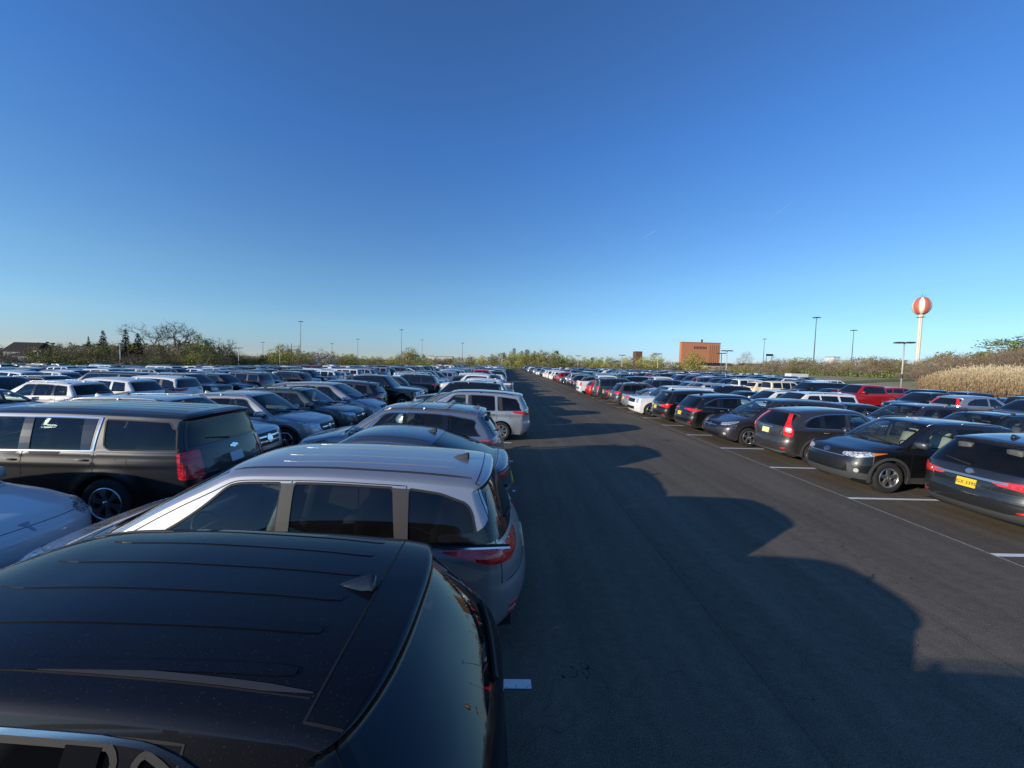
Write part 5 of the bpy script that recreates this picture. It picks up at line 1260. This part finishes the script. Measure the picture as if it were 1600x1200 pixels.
def put_tree(t,x,y,h,label,group=None,rz=None,rs=random,nm=None,wk=1.0):
    tm,cm,h0=TREES[t]; s=h/h0; o=bpy.data.objects.new(nm or ('conifer_tree' if t.startswith('con') else 'bare_tree' if t.startswith(('oak','brown')) else 'leafy_tree'),None); COL.objects.link(o); o.location=(x,y,ground_z(x,y)-.1); o.rotation_euler=(0,0,rs.uniform(0,6.28) if rz is None else rz); o.scale=(s*wk,s*wk,s); o.empty_display_size=.5
    obj('trunk',tm,o)
    if cm: obj('crown',cm,o)
    tag(o,label,'tree',group); return o
TOPS=[(-60,540),(0,541),(30,543),(75,533),(110,533),(160,534),(200,532),(240,533),(262,530),(330,530),(360,540),(385,552),(430,552),(445,541),(475,545),(500,547),(545,550),(570,556),(615,554),(640,546),(662,554),(700,556),(740,552),(770,550),(810,547),(850,547),(875,551),(900,557),(960,556),(1010,556),(1050,560),(1080,562),(1130,566),(1180,564),(1215,558),(1260,556),(1290,560),(1330,557),(1365,552),(1400,556),(1430,562),(1460,552),(1500,545),(1540,548),(1570,544),(1600,534),(1660,530)]
DIST=[(-60,104),(340,112),(380,150),(440,190),(600,222),(900,232),(1050,225),(1180,190),(1300,160),(1430,125),(1480,86),(1660,74)]
def itp(tab,x): return float(np.interp(x,[a for a,_ in tab],[b for _,b in tab]))
rt=random.Random(5)
def zone(px):
    if px<45: return ['brown','dark'],'trees at the left edge beyond the cars'
    if px<330: return ['olive','olive','brown','olive','yellow'],'olive wood behind the left cars'
    if px<430: return ['dark','olive','brown'],'low trees right of the big bare oak'
    if px<560: return ['brown','olive','brown','yellow'],'trees around the utility poles'
    if px<900: return ['olive','yellow','brown','olive','yellow'],'treeline at the end of the aisle'
    if px<1060: return ['brown','olive','yellow','brown','green'],'treeline left of the brick building'
    if px<1430: return ['brown','brown','olive','brown'],'scrub between brick building and water tower'
    return ['brown','brown','brown2'],'bare thicket behind the tall reeds'
def pick(f,rs): return {'brown':rs.choice(['brown0','brown1','brown2']),'olive':rs.choice(['olive0','olive1']),'green':'green0','yellow':'yellow0','dark':'dark0','brown2':'brown2'}[f]
for layer,(dm,hf,stp) in enumerate(((1.12,(.86,1.02),17),(1.0,(.62,.92),19),(.93,(.35,.6),23))):
    px=-50.0
    while px<1650:
        d=itp(DIST,px)*dm*rt.uniform(.97,1.04); fam,z=zone(px); f=rt.choice(fam)
        x,_=at(px,d); top=(hor(px)-itp(TOPS,px))*d/610+CAM['H']-ground_z(x,d)
        h=max(2.0,top*rt.uniform(*hf)); 
        if layer==2 and 15<px<80: px+=20; continue
        if layer<2 and 18<px<78: px+=20; continue
        if 1058<px<1128 and layer<2: h*=.6
        t=pick(f,rt); kind={'brown':'bare twiggy brown tree','brown2':'bare twiggy brown tree','olive':'olive leafed tree','green':'fresh green tree','yellow':'yellow green spring tree','dark':'dark green bushy tree'}[f]
        place_word=z.split(' ',1)[1] if False else z
        wk=max(1,min(2.2,5.5/h*1.3)); put_tree(t,x,d,h,f"{kind} among the {z}".replace('among the olive wood','in the olive wood').replace('among the scrub','in the scrub').replace('among the bare thicket','in the bare thicket').replace('among the treeline','in the treeline').replace('among the low trees','among low trees').replace('among the trees','among trees'),z,rs=rt,wk=wk)
        px+=stp*rt.uniform(.7,1.3)*(130/d)**.3
# single trees one can pick out
def topz(px,py,d): return (hor(px)-py)*d/610+CAM['H']
for px,py,d,t,lab,wk in ((284,501,118,'oak','large bare oak rising above the left wood',1.0),(232,504,124,'oak1','second bare oak left of the large one, beside conifers',1.0),(351,526,120,'oak1','small bare tree right of the large oak',.9),(320,522,122,'yellow0','yellow green tree just right of the large bare oak',.8),
    (174,518,112,'con0','dark conifer with broad top standing alone in the left wood',1.1),(208,516,108,'con0','tall dark conifer in front of the second bare oak',1.0),(226,522,110,'con0','broad dark conifer touching the second bare oak',1.2),(152,527,113,'con0','thin conifer tip at left of the broad conifer',.7),
    (12,538,70,'brown0','brown bush at the left edge in front of the house',1.2),(45,562,84,'dark0','dark evergreen shrub below the house',1.8),(72,546,100,'olive1','olive tree overlapping the right end of the brown roofed house',1.1),(27,545,88,'brown1','brown bush overlapping the left wall of the house',1.0),
    (442,537,176,'yellow0','bright yellow green tree behind the utility poles',1.15),(507,545,182,'bloss0','pale blossoming tree right of the utility poles',1.2),(548,553,185,'yellow0','low yellow green tree right of the blossoming tree',1.4),(640,542,205,'olive0','round olive tree standing above the distant treeline',1.1),
    (868,547,222,'green0','narrow green tree at the end of the aisle',.7),(1022,550,214,'yellow0','yellow green tree left of the brick building',1.1),(1084,548,176,'yellow0','pale spreading tree in front of the brick building',1.2),
    (1169,548,196,'brown0','bare tree standing alone right of the brick building',.9),(1215,556,150,'brown1','bare twiggy tree in the grass near the white trailer',.9),(1590,528,92,'green0','leafy green tree at the far right edge',1.5),(1630,524,90,'green0','second leafy green tree at the far right edge',1.4)):
    x,_=at(px,d); h=topz(px,py,d)-ground_z(x,d); put_tree(t,x,d,h,lab,None,rs=rt,wk=wk)
# far woods closing the view
rs=random.Random(3); V=[];F=[]
for i in range(26000):
    px=rs.uniform(-120,1720); d=itp(DIST,px)*1.35+rs.uniform(0,25); x=(px-800)/610*d+.0195*d; top=(hor(px)-itp(TOPS,px)-6)*d/610+CAM['H']+3*math.sin(px*.09)*.3+rs.gauss(0,.35)
    z=ground_z(x,d)-.3+max(1.6,top-ground_z(x,d))*rs.random()**.8; p=Vector((x,d,z)); s=rs.uniform(.5,1.2); a=Vector((rs.gauss(0,1),rs.gauss(0,1),rs.gauss(0,1))).normalized(); o=a.orthogonal().normalized()*s*.5; q=a.cross(o); b=len(V); V+=[p-o,p+q*.8,p+o,p-q*.8]; F.append((b,b+1,b+2,b+3))
tag(obj('distant_woods',mesh('distant_woods',V,F,'leaf_olive',False)),'hazy mass of woods behind the treeline all along the horizon','woods',None,'stuff')
# undergrowth at the foot of the treeline
V=[];F=[]
for i in range(15000):
    px=rs.uniform(-80,1430); d=itp(DIST,px)*.9+rs.uniform(-2,8); x=(px-800)/610*d+.0195*d; p=Vector((x,d,ground_z(x,d)+abs(rs.gauss(0,.8)))); s=rs.uniform(.3,.7); a=Vector((rs.gauss(0,1),rs.gauss(0,1),rs.gauss(0,1))).normalized(); o=a.orthogonal().normalized()*s*.5; q=a.cross(o); b=len(V); V+=[p-o,p+q*.8,p+o,p-q*.8]; F.append((b,b+1,b+2,b+3))
tag(obj('undergrowth',mesh('undergrowth',V,F,'leaf_green',False)),'low green undergrowth along the foot of the treeline','undergrowth',None,'stuff')
# reeds
def reedmat():
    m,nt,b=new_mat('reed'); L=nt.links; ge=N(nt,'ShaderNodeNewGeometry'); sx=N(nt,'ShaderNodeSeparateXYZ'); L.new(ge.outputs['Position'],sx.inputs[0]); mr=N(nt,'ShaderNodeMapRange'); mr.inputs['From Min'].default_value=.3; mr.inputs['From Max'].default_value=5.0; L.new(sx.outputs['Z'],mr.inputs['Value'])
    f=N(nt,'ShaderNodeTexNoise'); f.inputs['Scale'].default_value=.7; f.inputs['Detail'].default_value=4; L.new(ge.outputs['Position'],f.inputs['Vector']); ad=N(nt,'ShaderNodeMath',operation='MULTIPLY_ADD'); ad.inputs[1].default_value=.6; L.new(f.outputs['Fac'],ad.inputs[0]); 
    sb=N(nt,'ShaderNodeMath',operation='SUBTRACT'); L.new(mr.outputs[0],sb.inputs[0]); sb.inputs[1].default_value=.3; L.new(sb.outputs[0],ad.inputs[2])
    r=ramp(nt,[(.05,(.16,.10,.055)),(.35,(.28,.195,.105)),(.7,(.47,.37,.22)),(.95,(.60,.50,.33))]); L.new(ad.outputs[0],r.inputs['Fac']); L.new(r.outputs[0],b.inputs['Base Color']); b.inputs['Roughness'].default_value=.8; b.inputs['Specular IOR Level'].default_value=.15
reedmat()
V=[];F=[]
for i in range(38000):
    y=24+46*rs.random()**.8; xb=lot_xmax(y)+2.6; x=xb+rs.random()**1.5*34
    if y>58-(x-xb)*-.1 and rs.random()<.5: pass
    pp=px_of(x,y,1); 
    if pp is None or pp[0]<1436+rs.uniform(-6,10): continue
    z0=ground_z(x,y); h=(2.15+.4*math.sin(x*.5)*math.sin(y*.43)+.35*math.sin(x*1.7+y)*math.sin(y*1.3)+rs.gauss(0,.38))*min(1,.55+(x-xb)*.07)*min(1,.45+(pp[0]-1430)/90); lean=Vector((rs.gauss(.22,.18),rs.gauss(.1,.15),0)); w=rs.uniform(.006,.016); a=rs.uniform(0,3.14); o=Vector((math.cos(a),math.sin(a),0))
    p=Vector((x,y,z0)); m=p+Vector((0,0,h*.6))+lean*h*.18; t=p+Vector((0,0,h))+lean*h*.55; b=len(V)
    V+=[p-o*w,p+o*w,m+o*w*.8,m-o*w*.8,t]; F+=[(b,b+1,b+2,b+3),(b+3,b+2,b+4)]
    pl=rs.uniform(.14,.28); pw=rs.uniform(.02,.045); b=len(V); d=(t-m).normalized(); V+=[t-d*pl,t-d*pl*.4+o*pw,t+d*pl*.5,t-d*pl*.4-o*pw]; F.append((b,b+1,b+2,b+3))
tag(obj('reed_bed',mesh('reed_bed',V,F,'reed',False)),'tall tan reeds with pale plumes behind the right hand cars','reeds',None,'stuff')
# ---------------------------------------------------------------- structures
noisy('brick_dull',(.12,.06,.045),(.16,.09,.07),3,.85); noisy('brick_orange',(.44,.175,.09),(.54,.24,.135),3.0,.85,detail=8); noisy('roof_dark',(.022,.018,.017),(.04,.033,.03),2,.8); noisy('siding',(.24,.26,.28),(.3,.32,.34),1.5,.7,(.1,.1,8)); noisy('cream_wall',(.52,.45,.33),(.6,.53,.4),1,.8); noisy('white_wall',(.6,.6,.58),(.7,.7,.68),.5,.7)
simple('tower_cream',(.80,.74,.60),.5); simple('tower_red',(.56,.15,.11),.5); simple('mast_metal',(.10,.12,.14),.5,.4); simple('pole_pale',(.5,.49,.46),.6,.2); simple('pole_wood',(.12,.09,.065),.85); simple('lamp_metal',(.07,.075,.08),.5,.3); simple('concrete',(.42,.40,.36),.9); simple('pole_black',(.012,.012,.014),.5); simple('win_dark',(.02,.022,.028),.15)
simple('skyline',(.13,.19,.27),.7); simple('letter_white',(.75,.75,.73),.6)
def thing(name,label,cat,x,y,group=None,rz=0,z=None):
    o=bpy.data.objects.new(name,None); COL.objects.link(o); o.location=(x,y,ground_z(x,y) if z is None else z); o.rotation_euler=(0,0,rz); o.empty_display_size=.5; tag(o,label,cat,group); return o
# water tower
d=208; x,_=at(1443,d); o=thing('water_tower','tall water tower with red and white striped tank above the bare thicket','water tower',x,d)
zt=topz(1443,463,d); zb_=topz(1440,492,d); rt_=3.9; zc=(zt+zb_)/2-ground_z(x,d); hh=(zt-zb_)/2
mb=MB(); prof=[]
for i in range(25):
    a=-math.pi/2+math.pi*i/24; r=rt_*math.cos(a); zz=hh*math.sin(a)
    if a<0: r=rt_*max(.2,math.cos(a)**1.05); 
    prof.append((max(r,.9 if a<-1.2 else .02),zc+zz))
NG=10
def mf(i,k):
    f=(k/120*NG+.0)%2; f=f if f<1 else f-1; par=int(k/120*NG)%2; t=i/23; wdt=.5*math.sin(max(0,min(1,(t-.04)/.92))*math.pi)**.55
    white=par==0
    return (0 if abs(f-.5)<wdt*.98 else 1) if white else (1 if t>.03 else 0)
mb.lathe(prof,120,'z',mfun=mf)
tk=mb.build('tank',['tower_cream','tower_red'],o,smooth=True); tk.rotation_euler=(0,0,R(36)+math.atan2(-d,-x)-R(18)+R(36))
mb=MB(); mb.lathe([(1.3,0),(1.05,2.5),(.86,6),(.86,zc-hh-1.4),(1.3,zc-hh+.6)],24,'z'); mb.build('stem',['tower_cream'],o,smooth=True)
mb=MB(); mb.lathe([(.9,zc-hh-1.0),(1.9,zc-hh-1.0),(1.9,zc-hh-.9),(.9,zc-hh-.9)],24,'z'); mb.build('catwalk',['mast_metal'],o); mb=MB(); mb.tube([(-.8,-.65,1),(-.8,-.65,zc-hh)],.06,4); mb.build('ladder',['mast_metal'],o)
mb=MB(); mb.tube([(0,0,zc+hh-.1),(0,0,zc+hh+1.6)],.08,6); mb.lathe([(1.3,zc+hh+.55),(1.3,zc+hh+.62)],16,'z'); mb.build('roof_mast',['mast_metal'],o)
# brick building
d=330; x0,_=at(1064.5,d); x1,_=at(1126,d); zt=topz(1093,535.5,d); o=thing('brick_building','windowless orange brick building rising behind the trees','building',(x0+x1)/2,d,z=0)
W_=x1-x0; mb=MB(); mb.box((0,2,zt/2),(W_,4,zt)); mb.build('wall',['brick_orange'],o)
mb=MB(); mb.box((0,2,zt+.25),(W_+.5,4.5,.5)); mb.build('roof_edge',['brick_orange'],o)
for i in range(9): mb=MB(); mb.box((-W_*.17+i*1.25+0,-.06,zt-4.2),(.55,.16,2.2)); mb.build('window_slot',['win_dark'],o)
for i in range(5): mb=MB(); mb.box((W_*.24+i*1.7,-.05,zt*.62),(.18,.12,zt*.6)); mb.build('wall_groove',['roof_dark'],o)
mb=MB(); mb.box((1.5,2,zt+1.5),(1.0,1.0,3)); mb.build('chimney',['roof_dark'],o)
def house(name,label,px0,px1,pytop,d,wall,roof,pitch_=.3,deep=10,windows=3,wy=None,cat='building'):
    x0,_=at(px0,d);x1,_=at(px1,d);w=x1-x0;g=ground_z((x0+x1)/2,d);zt=topz((px0+px1)/2,pytop,d)-g; o=thing(name,label,cat,(x0+x1)/2,d); hw=zt*(1-pitch_)
    mb=MB(); mb.box((0,deep/2,hw/2),(w,deep,hw)); mb.build('wall',[wall],o)
    if pitch_>0:
        mb=MB(); e=.4; V=[(-w/2-e,-e,hw),(w/2+e,-e,hw),(w/2+e,deep+e,hw),(-w/2-e,deep+e,hw),(-w/2-e,deep/2,zt),(w/2+e,deep/2,zt)]; mb.add(V,[(0,1,5,4),(2,3,4,5),(0,4,3),(1,2,5),(3,2,1,0)]); mb.build('roof',[roof],o)
    else: mb=MB(); mb.box((0,deep/2,hw+.15),(w+.5,deep+.5,.3)); mb.build('roof',[roof],o)
    for i in range(windows):
        xx=-w/2+w*(i+.5)/windows; mb=MB(); mb.box((xx,-.03,hw*.6),(min(1.6,w/windows*.55),.1,min(1.5,hw*.3))); wd=mb.build('window',['win_dark'],o); mb=MB(); mb.box((xx,-.1,hw*.6),(.08,.06,min(1.5,hw*.3))); mb.build('window_frame',['white_wall'],wd)
    return o
house('house','grey sided house with dark brown roof at the left edge',24,68,535,118,'siding','roof_dark',.42,6,3)
house('house','lower gabled wing with white window in front of the brown roofed house',34,62,549,114,'siding','roof_dark',.3,8,2)
house('low_building','low dark roofed building at the foot of the brick building',1104,1152,567,250,'cream_wall','roof_dark',.35,12,4)
house('low_building','low brown roofed building right of the brick building',1168,1204,568,255,'cream_wall','roof_dark',.35,12,3)
house('white_building','small white building behind the scrub left of the water tower',1308,1318,558,300,'white_wall','roof_dark',0,8,1)
house('brick_building','small dark red block on the horizon above the treeline',993,1003,549.5,420,'brick_dull','roof_dark',0,10,2)
house('white_building','long pale building low on the horizon beyond the left cars',668,706,557,420,'white_wall','roof_dark',0,12,5)
house('white_building','pale building low on the horizon at far left of the treeline',300,330,551,300,'siding','roof_dark',.3,12,3) if False else None
for px,w,py,lab in ((802,5,545,'slim blue grey tower block on the skyline at the aisle end'),(814,4,549,'short blue grey block right of the slim tower'),(822,6,547,'wide blue grey block on the skyline, second from the slim tower'),(834,3,549,'small far block on the skyline, rightmost of the group')):
    d=900; x,_=at(px,d); ww=w*d/610; zt=topz(px,py,d); o=thing('tower_block',lab,'building',x,d,z=0); mb=MB(); mb.box((0,5,zt/2),(ww,10,zt)); mb.build('wall',['skyline'],o); mb=MB(); mb.box((0,5,zt+.8),(ww*.5,4,1.6)); mb.build('roof',['skyline'],o)
# overhead sign structure and white trailer, cream sign board
d=300; x,_=at(1205,d); zt=topz(1205,553,d); o=thing('sign_gantry','dark billboard on posts above the scrub right of the brick building','billboard',x,d,z=0)
mb=MB(); mb.box((0,0,zt-.8),(5.4,.3,1.6)); mb.build('board',['pole_black'],o)
for s in(-1,1): mb=MB(); mb.tube([(s*2.2,.3,0),(s*2.2,.3,zt-.2)],.18,6); mb.build('post',['mast_metal'],o)
d=96; x,_=at(1250,d); o=thing('box_trailer','plain white box trailer at the far edge of the lot','trailer',x,d); zt=topz(1250,584,d)-ground_z(x,d)
mb=MB(); mb.box((0,0,(zt+.9)/2),(4.2,2.3,zt-.9)); mb.build('body',['white_wall'],o)
for s in(-1,1):
    for q in(-1,1): mb=MB(); mb.lathe([(.02,-.1),(.42,-.1),(.42,.1),(.02,.1)],14,'y',c=(s*.5+.4,q*1.0,.42)); mb.build('wheel',['tyre'],o)
d=72; x,_=at(72.5,d); g=ground_z(x,d); zt=topz(72,569,d)-g; o=thing('sign_board','cream banner with dark writing beyond the left cars','banner',x,d); ww=31*d/610
mb=MB(); mb.box((0,0,zt-.45),(ww,.06,.9)); mb.build('board',['cream_wall'],o)
for i,(a,b) in enumerate(((-.12,.10),(.02,.10),(.14,.08))): mb=MB(); mb.box((a*ww,-.05,zt-.45),(b*ww,.03,.42)); mb.build('lettering',['pole_black'],o)
for s in(-1,1): mb=MB(); mb.box((s*ww*.45,.06,zt/2-.1),(.08,.06,zt)); mb.build('post',['mast_metal'],o)
# tall masts
def mast(px,py,d,lab,r=.22):
    x,_=at(px,d); zt=topz(px,py,d); g=ground_z(x,d); o=thing('light_mast',lab,'light mast',x,d,'tall light masts on the horizon'); h=zt-g
    mb=MB(); mb.tube([(0,0,0),(0,0,h*.5),(0,0,h)],[r*1.3,r,r*.6],8); mb.build('pole',['mast_metal'],o)
    mb=MB(); mb.lathe([(1.25,h-.35),(1.45,h-.2),(1.25,h-.05)],12,'z')
    for k in range(8): a=k*math.pi/4; mb.box((1.55*math.cos(a),1.55*math.sin(a),h-.35),(.6,.6,.25)); 
    for k in range(4): a=k*math.pi/2; mb.tube([(0,0,h-.2),(1.3*math.cos(a),1.3*math.sin(a),h-.2)],.06,4)
    mb.build('lamp_ring',['mast_metal'],o)
for a in ((1276,495,205,'tallest light mast at right, between brick building and water tower'),(1337,515,250,'second tall light mast, nearer the water tower'),(1195.5,529,350,'thin light mast above the billboard right of the brick building'),(2.5,475,240,'tall light mast at the very left edge of the frame'),
    (472.5,503,300,'tall light mast behind the utility poles at left'),(560,530,420,'small light mast right of the blossoming tree'),(627,515.5,340,'light mast rising above the round olive tree'),(659,531,480,'faint far mast right of the round olive tree'),(721.5,536,420,'faint mast nearest the left of the aisle'),(415,535,400,'faint lattice like mast left of the utility poles'),(520.5,537,400,'short mast above the blossoming tree')): mast(*a)
# car park lamps
def lotlamp(px,py,d,lab,pale=True,twin=True,label_z=None):
    x,_=at(px,d); zt=topz(px,py,d); g=ground_z(x,d); h=zt-g; o=thing('parking_lamp',lab,'street lamp',x,d,'lamps standing among the parked cars')
    mb=MB(); mb.lathe([(.28,0),(.28,.85),(.24,.9),(.02,.9)],14,'z'); mb.build('concrete_base',['concrete'],o,smooth=False)
    mb=MB(); mb.tube([(0,0,.85),(0,0,h-.1)],[.10,.075],10); mb.build('pole',['pole_pale' if pale else 'mast_metal'],o,smooth=True)
    mb=MB(); mb.tube([(0,0,2.1),(0,0,2.65)],.115,10); mb.build('label_band',['pole_black'],o)
    for k,(a,b) in enumerate(((-.62,0),(.62,0),(-.2,.6),(.2,-.6))):
        mb=MB(); mb.box((a,b*1.0,h),(.95,.55,.16),rot=None,taper=.8); mb.tube([(0,0,h-.12),(a*.5,b*.7,h-.03)],.03,4); mb.build('lamp_head',['lamp_metal'],o)
for a in ((1420,535,50,'pale twin head lamp pole with black band, in front of the water tower'),(1137,548,76,'pale lamp pole just right of the brick building'),(1128.5,552,92,'darker lamp pole directly at the corner of the brick building',False),(1028,553,104,'lamp pole left of the brick building beside a yellow green tree'),(971.5,555,118,'lamp pole second from the aisle at right'),
    (902.5,556,142,'lamp pole nearest the aisle at right'),(783.5,552,150,'thin lamp pole just left of the aisle end'),(378,544,108,'dark lamp pole beyond the left cars, near the low trees'),(199,537.5,88,'white lamp pole in front of the left conifers'),(76,549,100,'small lamp beside the dark roofed house')): lotlamp(*a)
# utility poles with cross arms
for i,px in enumerate((441,453,458.5,470)):
    d=160+i*3; x,_=at(px,d); zt=topz(px,537+(i%2)*2,d); g=ground_z(x,d); o=thing('utility_pole',f"wooden utility pole, {ordn(i+1)} from the left of the four by the yellow tree",'utility pole',x,d,'utility poles by the yellow tree'); mb=MB(); mb.tube([(0,0,0),(0,0,zt-g)],[.17,.11],8); mb.build('pole',['pole_wood' if i else 'cream_wall'],o,smooth=True)
    for q in((.9,2.6,4.0) if i in(1,3) else (2.4,)): mb=MB(); mb.box((-1.1 if i==3 else 0,-.15,zt-g-q),(3.4,.12,.16)); mb.build('cross_arm',['pole_wood'],o)
# contrails high above
m,nt_,b_=new_mat('contrail'); out=nt_.nodes['Material Output']; tr=N(nt_,'ShaderNodeBsdfTransparent'); df=N(nt_,'ShaderNodeBsdfDiffuse'); df.inputs['Color'].default_value=(.9,.9,.9,1); mx=N(nt_,'ShaderNodeMixShader'); mx.inputs[0].default_value=.055; nt_.links.new(tr.outputs[0],mx.inputs[1]); nt_.links.new(df.outputs[0],mx.inputs[2]); nt_.links.new(mx.outputs[0],out.inputs['Surface'])
for lab,a,b in (('longer faint contrail high in the sky at right',(1197,348),(1238,314)),('short faint contrail high in the sky right of centre',(1006,371),(1026,359))):
    P=[]
    for i in range(9):
        f=i/8; px=a[0]+(b[0]-a[0])*f; py=a[1]+(b[1]-a[1])*f; d=FW+RV*((px-800)/610)-UV*((py-600)/610); P.append(Vector((0,0,CAM['H']))+d*(9500/d.z))
    mb=MB(); mb.tube(P,[6]+[28]*7+[10],5); o=mb.build('contrail',['contrail']); tag(o,lab,'contrail')
